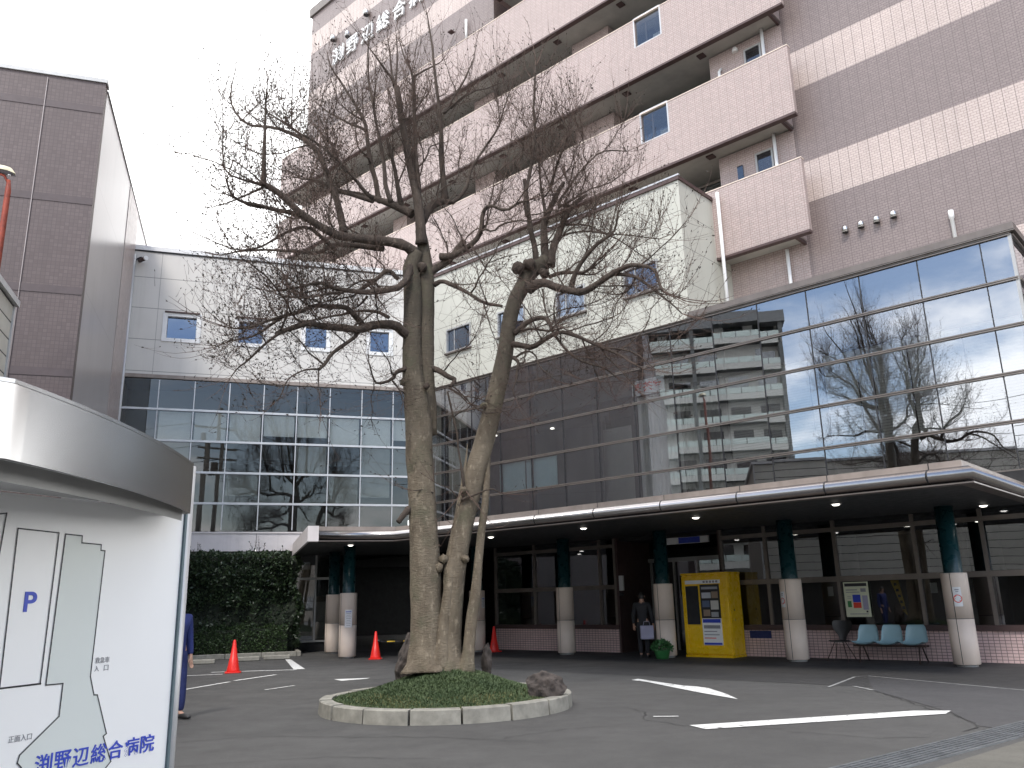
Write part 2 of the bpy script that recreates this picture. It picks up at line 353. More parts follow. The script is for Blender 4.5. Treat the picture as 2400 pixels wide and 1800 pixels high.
class MB:
    def __init__(s): s.v = []; s.f = []; s.sm = []
    def add(s, vs, fs, smooth=False):
        k = len(s.v); s.v += [tuple(v) for v in vs]
        for f in fs: s.f.append(tuple(i + k for i in f)); s.sm.append(smooth)
        return s
    def box(s, a0, a1, b0, b1, z0, z1):
        if a0 > a1: a0, a1 = a1, a0
        if b0 > b1: b0, b1 = b1, b0
        if z0 > z1: z0, z1 = z1, z0
        return s.add([(a0, b0, z0), (a1, b0, z0), (a1, b1, z0), (a0, b1, z0), (a0, b0, z1), (a1, b0, z1), (a1, b1, z1), (a0, b1, z1)],
              [(0, 3, 2, 1), (4, 5, 6, 7), (0, 1, 5, 4), (1, 2, 6, 5), (2, 3, 7, 6), (3, 0, 4, 7)])
    def prism(s, pts, z0, z1):
        """pts counter-clockwise in plan"""
        n = len(pts); ar = sum(pts[i][0] * pts[(i + 1) % n][1] - pts[(i + 1) % n][0] * pts[i][1] for i in range(n))
        if ar < 0: pts = pts[::-1]
        return s.add([(p[0], p[1], z0) for p in pts] + [(p[0], p[1], z1) for p in pts],
              [tuple(range(n))[::-1], tuple(range(n, 2 * n))] + [(i, (i + 1) % n, n + (i + 1) % n, n + i) for i in range(n)])
    def plate(s, pts, b0, b1):
        """outline in (a, z) given thickness along b"""
        n = len(pts); ar = sum(pts[i][0] * pts[(i + 1) % n][1] - pts[(i + 1) % n][0] * pts[i][1] for i in range(n))
        if ar < 0: pts = pts[::-1]
        return s.add([(p[0], b0, p[1]) for p in pts] + [(p[0], b1, p[1]) for p in pts],
              [tuple(range(n)), tuple(range(n, 2 * n))[::-1]] + [((i + 1) % n, i, n + i, n + (i + 1) % n) for i in range(n)])
    def tube(s, path, rad, n=8, cap=True, smooth=True):
        path = [Vector(p) for p in path]; m = len(path)
        if isinstance(rad, (int, float)): rad = [rad] * m
        up = None; rings = []; vs = []
        for i in range(m):
            d = (path[min(i + 1, m - 1)] - path[max(i - 1, 0)])
            d = d.normalized() if d.length > 1e-9 else Vector((0, 0, 1))
            if up is None:
                up = Vector((0, 0, 1)) if abs(d.z) < 0.9 else Vector((1, 0, 0))
            x = up - d * up.dot(d)
            if x.length < 1e-6: x = Vector((1, 0, 0)) - d * d.x
            x.normalize(); y = d.cross(x); up = x
            for k in range(n):
                a = 2 * pi * k / n; vs.append(path[i] + (x * cos(a) + y * sin(a)) * rad[i])
        fs = [(i * n + k, i * n + (k + 1) % n, (i + 1) * n + (k + 1) % n, (i + 1) * n + k) for i in range(m - 1) for k in range(n)]
        s.add(vs, fs, smooth)
        if cap and n > 2:
            b = len(s.v) - len(vs)
            s.f.append(tuple(b + k for k in range(n))[::-1]); s.sm.append(False)
            s.f.append(tuple(b + (m - 1) * n + k for k in range(n))); s.sm.append(False)
        return s
    def lathe(s, prof, c=(0, 0, 0), n=24, smooth=True):
        vs = []; m = len(prof)
        for r, z in prof:
            for k in range(n):
                a = 2 * pi * k / n; vs.append((c[0] + r * cos(a), c[1] + r * sin(a), c[2] + z))
        fs = [(i * n + k, i * n + (k + 1) % n, (i + 1) * n + (k + 1) % n, (i + 1) * n + k) for i in range(m - 1) for k in range(n)]
        s.add(vs, fs, smooth); b = len(s.v) - len(vs)
        if prof[0][0] > 1e-4: s.f.append(tuple(b + k for k in range(n))[::-1]); s.sm.append(False)
        if prof[-1][0] > 1e-4: s.f.append(tuple(b + (m - 1) * n + k for k in range(n))); s.sm.append(False)
        return s
    def poly(s, pts):
        return s.add(pts, [tuple(range(len(pts)))])
    def build(s, name, mat, parent=None, bevel=0.0, frame=None, seg=1):
        me = bpy.data.meshes.new(name)
        if parent is not None:
            o0 = ORG[root_of(parent)]; vs = [(v[0] - o0.x, v[1] - o0.y, v[2] - o0.z) for v in s.v]
        else: vs = s.v
        me.from_pydata(vs, [], s.f)
        me.polygons.foreach_set('use_smooth', s.sm); me.update()
        if bevel:
            bm = bmesh.new(); bm.from_mesh(me)
            es = [e for e in bm.edges if len(e.link_faces) == 2 and e.calc_face_angle(0) > 0.5]
            bmesh.ops.bevel(bm, geom=es, offset=bevel, segments=seg, profile=0.6, affect='EDGES', clamp_overlap=True)
            bm.to_mesh(me); bm.free()
        if isinstance(mat, (list, tuple)):
            for x in mat: me.materials.append(x)
        else: me.materials.append(mat)
        o = bpy.data.objects.new(name, me); COL.objects.link(o)
        if parent is not None: o.parent = parent
        elif frame is not None: o.rotation_euler = (0, 0, frame.rot)
        return o
def box(name, mat, parent, *d, bevel=0.0): return MB().box(*d).build(name, mat, parent, bevel)
def clear_mat():
    m = bpy.data.materials.new('clear inner glass face'); m.use_nodes = True; t = m.node_tree; t.nodes.clear()
    o = t.nodes.new('ShaderNodeOutputMaterial'); tr = t.nodes.new('ShaderNodeBsdfTransparent'); tr.inputs[0].default_value = (.97, .98, .98, 1)
    t.links.new(tr.outputs[0], o.inputs[0]); return m
M['clear'] = clear_mat()
def pane(name, mat, parent, quad, th=.012):
    '''quad: four (a, b, z) corners of the outer face, seen counter-clockwise from the forecourt'''
    k = [(x, y + th, z) for x, y, z in quad]
    o = MB().add(list(quad) + k, [(0, 1, 2, 3), (7, 6, 5, 4)]).build(name, [mat, M['clear']], parent)
    o.data.polygons[1].material_index = 1; return o
def wpane(mat, parent, a0, a1, b0, b1, z0, z1):
    return pane('pane', mat, parent, [(a0, b0, z0), (a1, b0, z0), (a1, b0, z1), (a0, b0, z1)], b1 - b0)
def dup(root, loc, rotz, label=None, group=None):
    r = root.copy(); COL.objects.link(r); r.location = loc; r.rotation_euler = (0, 0, rotz)
    if label: r['label'] = label
    if group: r['group'] = group
    for ch in list(root.children):
        c = ch.copy(); COL.objects.link(c); c.parent = r
        for g in ch.children:
            d = g.copy(); COL.objects.link(d); d.parent = c
    ORG[r] = ORG[root]; return r
def text_mesh(body, size, depth=0.004, bold=0.0, align='LEFT', space=1.0):
    cu = bpy.data.curves.new('lettering', 'FONT'); cu.body = body; cu.size = size; cu.extrude = depth; cu.offset = bold
    cu.align_x = align; cu.space_character = space
    o = bpy.data.objects.new('lettering', cu); COL.objects.link(o)
    bpy.context.view_layer.update()
    me = bpy.data.meshes.new_from_object(o.evaluated_get(bpy.context.evaluated_depsgraph_get()))
    bpy.data.objects.remove(o); bpy.data.curves.remove(cu); return me
def text_on(name, body, size, mat, parent, a, b, z, width=None, height=None, depth=0.004, bold=0.0, align='LEFT', space=1.0, shear=0.0):
    """lettering standing on a wall that faces -b, lower left corner at (a, z)"""
    me = text_mesh(body, 1.0, depth / size, bold, align, space)
    for v in me.vertices: v.co *= size
    xs = [v.co.x for v in me.vertices]; ys = [v.co.y for v in me.vertices]
    if not xs: return None
    x0, x1, y0, y1 = min(xs), max(xs), min(ys), max(ys)
    sx = (width / (x1 - x0)) if width else 1; sy = (height / (y1 - y0)) if height else (sx if width else 1)
    o0 = ORG[root_of(parent)]
    for v in me.vertices:
        x, y, zz = v.co; v.co = (a + (x - x0) * sx - o0.x, b - zz - o0.y, z + (y - y0) * sy - o0.z)
    me.materials.clear(); me.materials.append(mat)
    o = bpy.data.objects.new(name, me); COL.objects.link(o); o.parent = parent; return o

# ------------------------------------------------------------------ ground and road
def flat(name, pts, z, mat, frame=FW):
    o = MB().poly([frame.p(a, b, z) for a, b in pts]).build(name, mat); o['kind'] = 'structure'; return o
gm = MB(); S = 400; n_ = 40
flat('ground', [(-S, -S), (S, -S), (S, S), (-S, S)], 0.0, M['asphalt'])
flat('forecourt_paving', [(-2.9, 14.4), (-2.9, 20.06), (-23.0, 20.06), (-23.0, 17.4), (-17.2, 14.4)], 0.004, M['pave'], FM)
flat('asphalt_patch', [(5.54, 13.74), (6.35, 15.95), (8.2, 12.0), (9.5, 9.0), (5.6, 9.0), (5.18, 10.04), (5.43, 11.11)], 0.0055, M['asphalt_new'])
flat('concrete_apron', [(3.50, 7.74), (5.30, 9.20), (14, 16.0), (20, 4), (6, 2.0), (1.5, 6.0)], 0.004, M['concrete_path'])
def strip(name, pts, w, mat, z=0.008, jag=0.0, frame=FW):
    """a painted or cracked line as a thin sheet"""
    rng = random.Random(len(pts) * 31 + int(abs(pts[0][0]) * 100)); P = []
    for i in range(len(pts) - 1):
        p, q = Vector(pts[i]), Vector(pts[i + 1]); k = max(1, int((q - p).length / 0.12)) if jag else 1
        P += [p.lerp(q, j / k) for j in range(k)]
    P.append(Vector(pts[-1])); vs = []; m = len(P)
    for i in range(m):
        d = (P[min(i + 1, m - 1)] - P[max(i - 1, 0)]).normalized(); nr = Vector((-d.y, d.x))
        o = nr * rng.uniform(-jag, jag); ww = w * (rng.uniform(0.4, 1.3) if jag else 1) / 2
        for sgn in (1, -1):
            q = P[i] + o + nr * ww * sgn; vs.append(frame.p(q.x, q.y, z))
    o = MB().add(vs, [(2 * i, 2 * i + 1, 2 * i + 3, 2 * i + 2) for i in range(m - 1)]).build(name, mat); o['kind'] = 'structure'; return o
flat('road_marking', [(2.02, 10.60), (2.14, 10.27), (5.30, 11.02), (5.50, 11.28), (5.05, 11.36)], 0.008, M['paint'])
flat('road_marking', [(2.096, 16.388), (2.254, 16.581), (2.544, 15.84), (2.828, 15.16), (3.024, 14.95), (3.154, 14.65), (3.233, 13.762), (3.233, 13.03), (3.074, 13.475), (2.852, 14.102), (2.683, 14.68), (2.602, 14.95), (2.307, 16.02)], 0.008, M['paint'])
strip('road_marking', [(1.72, 11.43), (2.04, 11.39)], 0.055, M['paint'])
strip('road_marking', [(5.05, 14.35), (6.12, 15.95), (6.40, 16.03), (9.4, 9.2)], 0.055, M['paint_faded'])
strip('road_marking', [(5.49, 14.40), (5.54, 13.74)], 0.06, M['paint_faded'])
flat('road_marking', [(-6.78, 25.15), (-6.62, 25.15), (-5.22, 21.2), (-5.50, 21.2)], 0.008, M['paint'])
strip('road_marking', [(-7.40, 20.9), (-6.5, 20.98), (-5.38, 21.05)], 0.13, M['paint'])
strip('road_marking', [(-7.7, 20.0), (-6.9, 20.24)], 0.10, M['paint'])
strip('road_marking', [(-6.40, 16.70), (-6.20, 17.5), (-6.03, 18.14)], 0.09, M['paint'])
strip('road_marking', [(-6.01, 18.40), (-5.51, 19.71)], 0.10, M['paint'])
strip('road_marking', [(-4.73, 16.25), (-4.37, 16.95)], 0.06, M['paint'])
flat('road_marking', [(-3.86, 18.15), (-3.62, 17.72), (-3.16, 18.06), (-3.12, 18.24)], 0.008, M['paint'])
strip('road_marking', [(-0.9, 7.84), (0.5, 7.70)], 0.10, M['paint'])
for pts, w in (([(5.54, 13.74), (5.4, 12.08), (5.3, 11.36), (5.43, 11.11), (5.18, 10.04), (4.8, 9.7)], 0.022),
               ([(0.9, 12.4), (1.45, 12.5), (1.7, 11.9), (1.55, 11.2), (1.95, 10.6), (3.0, 10.2)], 0.014),
               ([(-0.2, 10.0), (0.6, 10.6), (1.2, 10.7)], 0.012),
               ([(-4.4, 10.1), (-3.2, 10.6), (-2.2, 10.4), (-1.0, 10.2), (0.3, 9.6)], 0.012),
               ([(-3.6, 8.7), (-2.0, 9.1), (-0.8, 8.8)], 0.010),
               ([(3.0, 10.0), (3.8, 9.4), (4.3, 9.35)], 0.014)):
    strip('pavement_crack', pts, w, M['crack'], 0.0065, 0.035)

# drain with steel grating along the apron
dr = thing('drain_grate', 'long steel slotted drain grate in the ground at the bottom right corner', 'drain', FW, 4.0, 8.7, 0.0)
dd = Vector((4.9 - 2.8, 9.58 - 7.97)).normalized(); dn = Vector((dd.y, -dd.x))
fr_ = MB(); br_ = MB()
def dpt(s, t, z): q = Vector((2.3, 7.57)) + dd * s + dn * t; return (q.x, q.y, z)
for q_ in range(8):
    t0 = q_ * .058; t1 = t0 + (.03 if q_ in (0, 7) else .026)
    fr_.add([dpt(0, t0, 0.0), dpt(6, t0, 0.0), dpt(6, t1, 0.0), dpt(0, t1, 0.0), dpt(0, t0, 0.016), dpt(6, t0, 0.016), dpt(6, t1, 0.016), dpt(0, t1, 0.016)],
            [(4, 5, 6, 7), (0, 1, 5, 4), (2, 3, 7, 6), (1, 2, 6, 5), (3, 0, 4, 7)])
for i in range(20):
    s0 = 0.1 + i * 0.30
    br_.add([dpt(s0, .031, .011), dpt(s0 + .02, .031, .011), dpt(s0 + .02, .405, .011), dpt(s0, .405, .011)], [(0, 1, 2, 3)])
fr_.build('frame', M['grate'], dr); br_.build('bars', M['grate'], dr)
MB().add([dpt(0, .002, .006), dpt(6, .002, .006), dpt(6, .43, .006), dpt(0, .43, .006)], [(0, 1, 2, 3)]).build('channel', M['joint'], dr)

# ------------------------------------------------------------------ tall tower with tiled balconies
tw = thing('hospital_tower', 'tall pink tiled hospital tower with banded walls and long balconies', 'building', FM, -20, 23, 0)
w = MB(); w.box(-8.75, 16, 23.0, 38, 8.6, 40); w.build('wall', M['tile_dark'], tw)                         # banded wall right of the balconies
MB().box(-11.35, -8.755, 23.0, 24.28, 8.6, 12.1).build('wall', M['tile_pink'], tw)
w = MB(); w.box(-35.9, -21.4, 23.0, 38, 25.2, 34.75); w.box(-21.4, -8.75, 23.9, 38, 24, 40); w.build('wall', M['tile_dark'], tw)
w = MB(); w.box(-35.9, -8.75, 24.3, 38, 6.0, 25.2); w.build('recessed_wall', M['blind_grey'], tw)
w = MB(); w.box(-36.02, -21.4, 22.88, 23.15, 34.75, 35.3); w.box(-36.02, -35.75, 23.15, 38, 34.75, 35.3); w.box(-36, -8.75, 23.15, 38, 40.0, 40.2)
w.build('roof_coping', M['fascia'], tw)
ZB = [11.61 + 3.85 * k for k in range(5)]
for k, zb in enumerate(ZB):
    aL = -36.9 if k < 4 else -20.95
    lab = 'balcony'
    pr = MB(); gl0, gl1 = -13.66, -12.62
    if k in (1, 2):
        pr.box(aL, gl0, 22.1, 22.28, zb + .06, zb + 2.35); pr.box(gl1, -8.30, 22.1, 22.28, zb + .06, zb + 2.35)
        pr.box(gl0, gl1, 22.1, 22.28, zb + .06, zb + 1.22)
    else: pr.box(aL, -8.30, 22.1, 22.28, zb + .06, zb + 2.35)
    pr.box(aL, aL + .2, 22.28, 23.6, zb + .06, zb + 2.35)
    b = pr.build('balcony', M['tile_pink'], tw)
    sl_ = MB(); sl_.box(aL + .15, -8.78, 22.285, 24.3, zb + .10, zb + .5); sl_.build('soffit', M['soffit'], b)
    tr = MB(); tr.box(aL, -8.30, 22.085, 22.30, zb - .02, zb + .055); tr.box(-8.86, -8.78, 22.31, 23.0, zb, zb + .11); tr.build('trim', M['trim_dark'], b)
    sd_ = MB(); sd_.box(-8.775, -8.755, 22.29, 22.995, zb + .12, zb + 2.3); sd_.build('side_panel', M['tile_pink'], b)
    cp = MB(); cp.box(aL - .01, -8.29, 22.085, 22.30, zb + 2.355, zb + 2.385); cp.build('coping', M['clad'], b)
    for s in range(7):
        MB().box(-11.6 - 3.1 * s, -11.35 - 3.1 * s, 22.6, 22.85, zb + .05, zb + .098).build('drain_cover', M['trim_dark'], b)
    if k in (1, 2):
        fr = MB(); fr.box(gl0 - .05, gl0 + .0, 22.09, 22.29, zb + 1.22, zb + 2.42); fr.box(gl1, gl1 + .05, 22.09, 22.29, zb + 1.22, zb + 2.42); fr.box(gl0, gl1, 22.09, 22.29, zb + 2.39, zb + 2.43); fr.box(gl0, gl1, 22.12, 22.26, zb + 1.225, zb + 1.27)
        f = fr.build('balcony_window', M['alu'], tw)
        wpane(M['glass_ground'], f, gl0 + .001, gl1 - .001, 22.17, 22.18, zb + 1.271, zb + 2.389)
        MB().box(gl1 - .42, gl1 - .06, 22.3, 22.32, zb + 1.28, zb + 1.55).build('paper', M['paper'], f)
# between the balconies: recessed wall pieces, dark windows, pipes
for k in range(4):
    zb = ZB[k]; z0, z1 = zb + .5, zb + 3.90
    MB().box(-11.35, -8.76, 23.0, 24.29, z0, z1).build('wall_pier', M['tile_pink'], tw)
    for a0, a1 in ((-17.4, -15.6), (-23.0, -21.8), (-28.6, -27.6), (-36.6, -33.8)): MB().box(a0, a1, 23.3, 24.29, z0, z1).build('wall_pier', M['tile_pink'], tw)
    for a0, a1 in ((-15.6, -11.35), (-21.8, -17.4), (-27.6, -23.0), (-33.8, -28.6)):
        f = MB(); 
        for q in range(4): x = a0 + (a1 - a0) * q / 3; f.box(max(a0, x - .03), min(a1, x + .03), 23.75, 23.83, z0, z1 - .3)
        f.box(a0, a1, 23.74, 23.84, z1 - .36, z1 - .28)
        fo = f.build('window', M['mullion'], tw); wpane(M['glass_dark'], fo, a0, a1, 23.785, 23.795, z0, z1 - .37)
    f = MB(); f.box(-10.08, -10.02, 22.95, 22.998, z0 + 1.6, zb + 3.55); f.box(-9.54, -9.48, 22.95, 22.998, z0 + 1.6, zb + 3.55); f.box(-10.02, -9.54, 22.95, 22.998, zb + 3.49, zb + 3.55)
    fo = f.build('window', M['alu_dim'], tw); wpane(M['glass_dark'], fo, -10.02, -9.54, 22.985, 22.994, z0 + 1.6, zb + 3.49)
    if k == 0: box('window', M['glass_dark'], tw, -10.72, -10.52, 22.96, 22.997, z0 + 1.9, zb + 3.35)
    MB().tube([(-9.36, 22.88, z0 + .2), (-9.36, 22.88, zb + 3.94)], .055, 10).build('drain_pipe', M['white'], tw)
    if k == 1: MB().tube([(-10.95, 22.85, z0 + .2), (-10.95, 22.85, zb + 3.1), (-10.95, 23.02, zb + 3.3)], .05, 8).build('drain_pipe', M['white'], tw)
    if k == 1: MB().lathe([(.10, -.1), (.1, 0), (.06, .08)], (-10.36, 22.95, zb + 3.72), 12).build('vent_cap', M['white'], tw)
MB().tube([(-9.36, 22.88, 9.7), (-9.36, 22.88, 11.6)], .055, 10).build('drain_pipe', M['white'], tw)
MB().tube([(-10.98, 21.92, 9.4), (-10.98, 21.92, 13.75)], .055, 10).build('drain_pipe', M['white'], tw)
MB().tube([(-4.82, 22.9, 9.6), (-4.82, 22.9, 11.05), (-4.82, 22.9, 11.06), (-4.82, 22.9, 11.28)], [.05, .05, .07, .07], 10).build('drain_pipe', M['white'], tw)
def hood_vent(a, z, r=.075):
    pts = []; 
    o = MB(); n = 14
    for i in range(n + 1): pass
    prof = [(r, -r * 1.1), (r, .0), (r * .96, r * .5), (r * .7, r * .95), (0.0, r * 1.15)]
    o.lathe(prof, (a, 22.99 - r * 1.0, z), 16); h = o.build('vent_cap', M['steel'], tw)
    MB().lathe([(r * .9, -r * 1.12), (r * .9, -r * 1.05)], (a, 22.99 - r, z), 14).build('opening', M['joint'], h)
for a, z in ((-7.59, 11.68), (-7.14, 11.68), (-6.70, 11.68), (-6.24, 11.68)): hood_vent(a, z, .095)
for a, z in ((-33.47, 31.97), (-32.12, 31.5), (-30.52, 31.97), (-27.2, 31.9)): hood_vent(a, z, .16)
MB().tube([(-23.06, 22.9, 26.3), (-23.06, 22.9, 27.4)], .06, 10).build('drain_pipe', M['white'], tw)
for i, ch in enumerate('渕野辺総合病院'):
    text_on('wall_letter', ch, 1.0, M['white'], tw, -33.62 + i * 1.305, 22.93, 30.25 , width=1.02, height=1.0, depth=.05, bold=.008)

# ------------------------------------------------------------------ glazed cafe wing (curtain wall and cream upper storeys)
cw = thing('glazed_wing', 'two storey glass fronted wing with cream panel upper floor and red cafe sign', 'building', FM, -13, 20.1, 0)
ZT = [9.14, 8.09, 7.05, 6.0, 4.95, 3.90]
MUL = [-3.18, -3.77] + [-5.13 - 1.37 * i for i in range(13)] + [-23.08]
MUL = [x for x in MUL if x > -22.6] + [-23.08]
rr = random.Random(3)
for i in range(len(MUL) - 1):
    a1, a0 = MUL[i], MUL[i + 1]
    for j in range(5):
        z1, z0 = ZT[j], ZT[j + 1]
        t1, t2 = rr.uniform(-.0011, .0011), rr.uniform(-.0011, .0011)
        vs = [(a0, 20.10, z0), (a1, 20.10, z0), (a1, 20.10, z1), (a0, 20.10, z1)]
        off = [t1 + t2, -t1 + t2, -t1 - t2, t1 - t2]
        pane('glass_pane', M['glass_main'], cw, [(x, y + o_, z) for (x, y, z), o_ in zip(vs, off)])
for z in ZT:
    t = MB(); t.box(-23.0, -3.14, 20.045, 20.10, z - .036, z - .008); t.box(-23.0, -3.14, 20.045, 20.10, z + .008, z + .036)
    o = t.build('transom', M['mullion'], cw); MB().box(-23.0, -3.15, 20.06, 20.12, z - .0075, z + .0075).build('joint', M['joint'], o)
for a in MUL[1:-1]:
    MB().box(a - .011, a + .011, 20.082, 20.17, 3.9, 9.14).build('mullion', M['joint'], cw)
MB().box(-3.20, -3.13, 20.07, 20.17, 3.9, 9.14).build('corner_post', M['alu_dim'], cw)
# return wall on the right end
for j in range(5):
    MB().box(-3.165, -3.155, 20.171, 23.0, ZT[j + 1], ZT[j]).build('glass_pane', M['glass_main'], cw)
t = MB()
for z in ZT: t.box(-3.15, -3.10, 20.171, 23.0, z - .03, z + .03)
t.build('transom', M['mullion'], cw)
fa = MB(); fa.box(-11.28, -3.04, 19.99, 20.10, 9.205, 9.37); fa.box(-3.12, -3.04, 20.10, 23.0, 9.205, 9.37); fa.build('roof_fascia', M['fascia'], cw)
fa = MB(); fa.box(-22.6, -3.03, 20.0, 20.10, 9.177, 9.198); fa.build('trim', M['mullion'], cw)
MB().box(-11.28, -3.13, 20.11, 23.0, 9.23, 9.35).build('roof', M['soffit'], cw)
# cream storey with windows
CWN = [(-13.45, -12.20), (-16.18, -14.95), (-18.85, -17.55), (-21.48, -20.18)]
holes = sorted(CWN); x = -26.0; cb = MB(); zb0, zb1 = 10.40, 11.34
for a0, a1 in holes: cb.box(x, a0, 20.1, 20.5, zb0, zb1); x = a1
cb.box(x, -11.29, 20.1, 20.5, zb0, zb1); cb.box(-26.0, -11.29, 20.1, 20.5, 9.2, zb0); cb.box(-26.0, -11.29, 20.1, 20.5, zb1, 13.62)
cb.box(-11.60, -11.29, 20.5, 23.0, 9.36, 13.62)
cb.build('cream_wall', M['cream'], cw)
cp = MB(); cp.box(-26, -11.24, 20.04, 20.55, 13.62, 13.74); cp.box(-11.62, -11.24, 20.55, 23.0, 13.62, 13.74); cp.build('roof_coping', M['trim_dark'], cw)
MB().box(-26, -11.23, 20.03, 20.10, 13.74, 13.79).build('roof_edge', M['alu'], cw)
MB().box(-11.44, -11.28, 20.085, 20.0985, 9.25, 13.6).build('corner_trim', M['cream'], cw)
MB().box(-26, -11.62, 20.55, 23.0, 13.3, 13.5).build('roof', M['soffit'], cw)
for a0, a1 in CWN:
    f = MB(); f.box(a0, a0 + .06, 20.07, 20.2, zb0, zb1); f.box(a1 - .06, a1, 20.07, 20.2, zb0, zb1); f.box(a0 + .06, a1 - .06, 20.07, 20.2, zb1 - .06, zb1); f.box(a0 + .06, a1 - .06, 20.07, 20.2, zb0, zb0 + .06)
    f.box(a0 + .38, a0 + .42, 20.12, 20.18, zb0 + .06, zb1 - .06)
    fo = f.build('window', M['alu_dim'], cw)
    wpane(M['glass_blue'], fo, a0 + .061, a1 - .061, 20.15, 20.156, zb0 + .061, zb1 - .061)
    MB().box(a0 - .04, a1 + .04, 20.0, 20.098, zb0 - .05, zb0 - .003).build('sill', M['fascia'], fo)
    MB().box(a0 + .05, a0 + .40, 20.22, 20.24, zb0, zb1).build('curtain', M['curtain'], fo)
    MB().box(a0 - .1, a1 + .1, 20.501, 20.52, zb0 - .1, zb1 + .1).build('interior_wall', M['inside_dark'], fo)
# upper room behind the glass
rm = MB(); rm.box(-23, -13.6, 22.6, 22.8, 3.6, 9.2); rm.box(-13.6, -3.3, 22.85, 22.95, 3.6, 9.2); rm.build('interior_wall', M['inside'], cw)
MB().box(-23, -3.2, 20.2, 22.85, 3.42, 3.7).build('floor_slab', M['inside_floor'], cw)
MB().box(-23, -3.2, 20.2, 22.85, 7.35, 7.5).build('ceiling', M['inside'], cw)
for a in (-21.9, -17.7, -15.0, -13.55, -10.6, -7.85): MB().box(a - .09, a + .09, 20.3, 20.5, 3.7, 9.2).build('column', M['inside_dark'], cw)
MB().box(-19.0, -17.86, 20.22, 20.24, 4.99, 5.95).build('screen', M['teal_panel'], cw)
MB().box(-17.8, -16.5, 20.22, 20.24, 4.99, 5.95).build('screen', M['teal_panel'], cw)
def curtain(a0, a1, b, z0, z1, mat, name='curtain', amp=.035, per=.11):
    n = max(4, int((a1 - a0) / (per / 6))); vs = []
    for i in range(n + 1):
        a = a0 + (a1 - a0) * i / n; bb = b + amp * sin(2 * pi * i / 6 + .3 * sin(i)) 
        vs += [(a, bb, z0), (a, bb, z1)]
    return MB().add(vs, [(2 * i, 2 * i + 2, 2 * i + 3, 2 * i + 1) for i in range(n)], True).build(name, mat, cw)
curtain(-13.5, -12.0, 20.40, 3.72, 7.3, M['curtain']); curtain(-12.0, -10.7, 20.42, 3.72, 7.3, M['blind_grey'])
for i in range(6):
    a0, a1 = -10.6 + i * 1.22, -10.6 + i * 1.22 + 1.19
    vb = MB(); zlow = (4.98, 4.98, 5.3, 4.98, 5.02, 4.98)[i]; z = 7.3
    while z > zlow:
        vb.add([(a0, 20.42, z), (a1, 20.42, z), (a1, 20.47, z - .055), (a0, 20.47, z - .055)], [(0, 1, 2, 3)]); z -= .07
    vb.box(a0, a1, 20.42, 20.47, 7.3, 7.36); vb.build('blind', M['curtain'], cw)
MB().box(-15.0, -13.9, 20.72, 20.75, 4.1, 6.6).build('screen', M['blind_grey'], cw)
for a, b in ((-18.1, 22.0), (-15.8, 21.6), (-20.3, 21.4)): MB().lathe([(.07, 0), (.07, .03), (.02, .04)], (a, b, 7.30), 12).build('lamp', M['lamp'], cw)
MB().tube([(-15.82, 22.0, 5.75), (-15.82, 22.0, 7.35)], .012, 6).build('lamp_cord', M['alu_dim'], cw)
MB().lathe([(.05, 0), (.07, .06), (.03, .14)], (-15.82, 22.0, 5.56), 12).build('lamp', M['lamp'], cw)
cs = MB().box(-13.46, -12.34, 20.19, 20.21, 7.30, 7.76).build('cafe_sign', M['white_sign'], cw)
text_on('lettering', '喫茶室', .34, M['red_ink'], cs, -13.40, 20.186, 7.38, width=1.0, height=.30, depth=.003, bold=.02)

# ground floor of the same wing
for a0, a1 in ((-11.0, -3.18), (-19.2, -14.35)): MB().box(a0, a1, 20.1, 20.35, 0, .64).build('dado_wall', M['tile_dado'], cw)
for a0, a1 in ((-11.0, -3.15), (-19.2, -14.32)): MB().box(a0, a1, 20.05, 20.36, .643, .76).build('window_sill', M['trim_dark'], cw)
GM = [-3.2, -4.7, -6.1, -7.92, -9.7, -10.95]
GM2 = [-14.4, -14.95, -16.15, -17.5, -19.2]
for L_ in (GM, GM2):
    f = MB()
    for a in L_: f.box(a - .04, a + .04, 20.10, 20.2, .76, 3.2)
    f.box(L_[-1] + .04, L_[0] - .04, 20.09, 20.21, 1.75, 1.87); f.box(L_[-1] + .04, L_[0] - .04, 20.09, 20.21, 2.92, 3.02)
    fo = f.build('window', M['mullion'], cw)
    for i in range(len(L_) - 1):
        for z0, z1 in ((.765, 1.745), (1.875, 2.915), (3.025, 3.185)):
            wpane(M['glass_ground'], fo, L_[i + 1] + .041, L_[i] - .041, 20.15, 20.158, z0, z1)
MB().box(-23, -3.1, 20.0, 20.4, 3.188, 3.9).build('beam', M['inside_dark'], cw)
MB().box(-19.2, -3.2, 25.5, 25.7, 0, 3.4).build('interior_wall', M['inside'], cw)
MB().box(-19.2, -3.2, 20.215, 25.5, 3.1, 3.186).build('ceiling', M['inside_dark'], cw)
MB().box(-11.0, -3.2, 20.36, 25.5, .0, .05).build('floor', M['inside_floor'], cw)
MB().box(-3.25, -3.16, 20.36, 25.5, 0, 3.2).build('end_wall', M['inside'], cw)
for a in (-7.92, -4.75): MB().tube([(a, 21.0, .05), (a, 21.0, 3.1)], .19, 14).build('column', M['inside_dark'], cw)
MB().tube([(-5.6, 21.6, .05), (-5.6, 21.6, 3.1)], .2, 14).build('column', M['concrete'], cw)
for a, b in ((-6.9, 22.4), (-8.8, 22.2), (-5.3, 22.6), (-9.9, 22.4)): MB().lathe([(.09, 0), (.09, .02)], (a, b, 3.075), 14).build('lamp', M['lamp'], cw)
MB().box(-10.32, -9.75, 20.085, 20.0985, .44, .62).build('navy_plate', M['navy_dark'], cw)
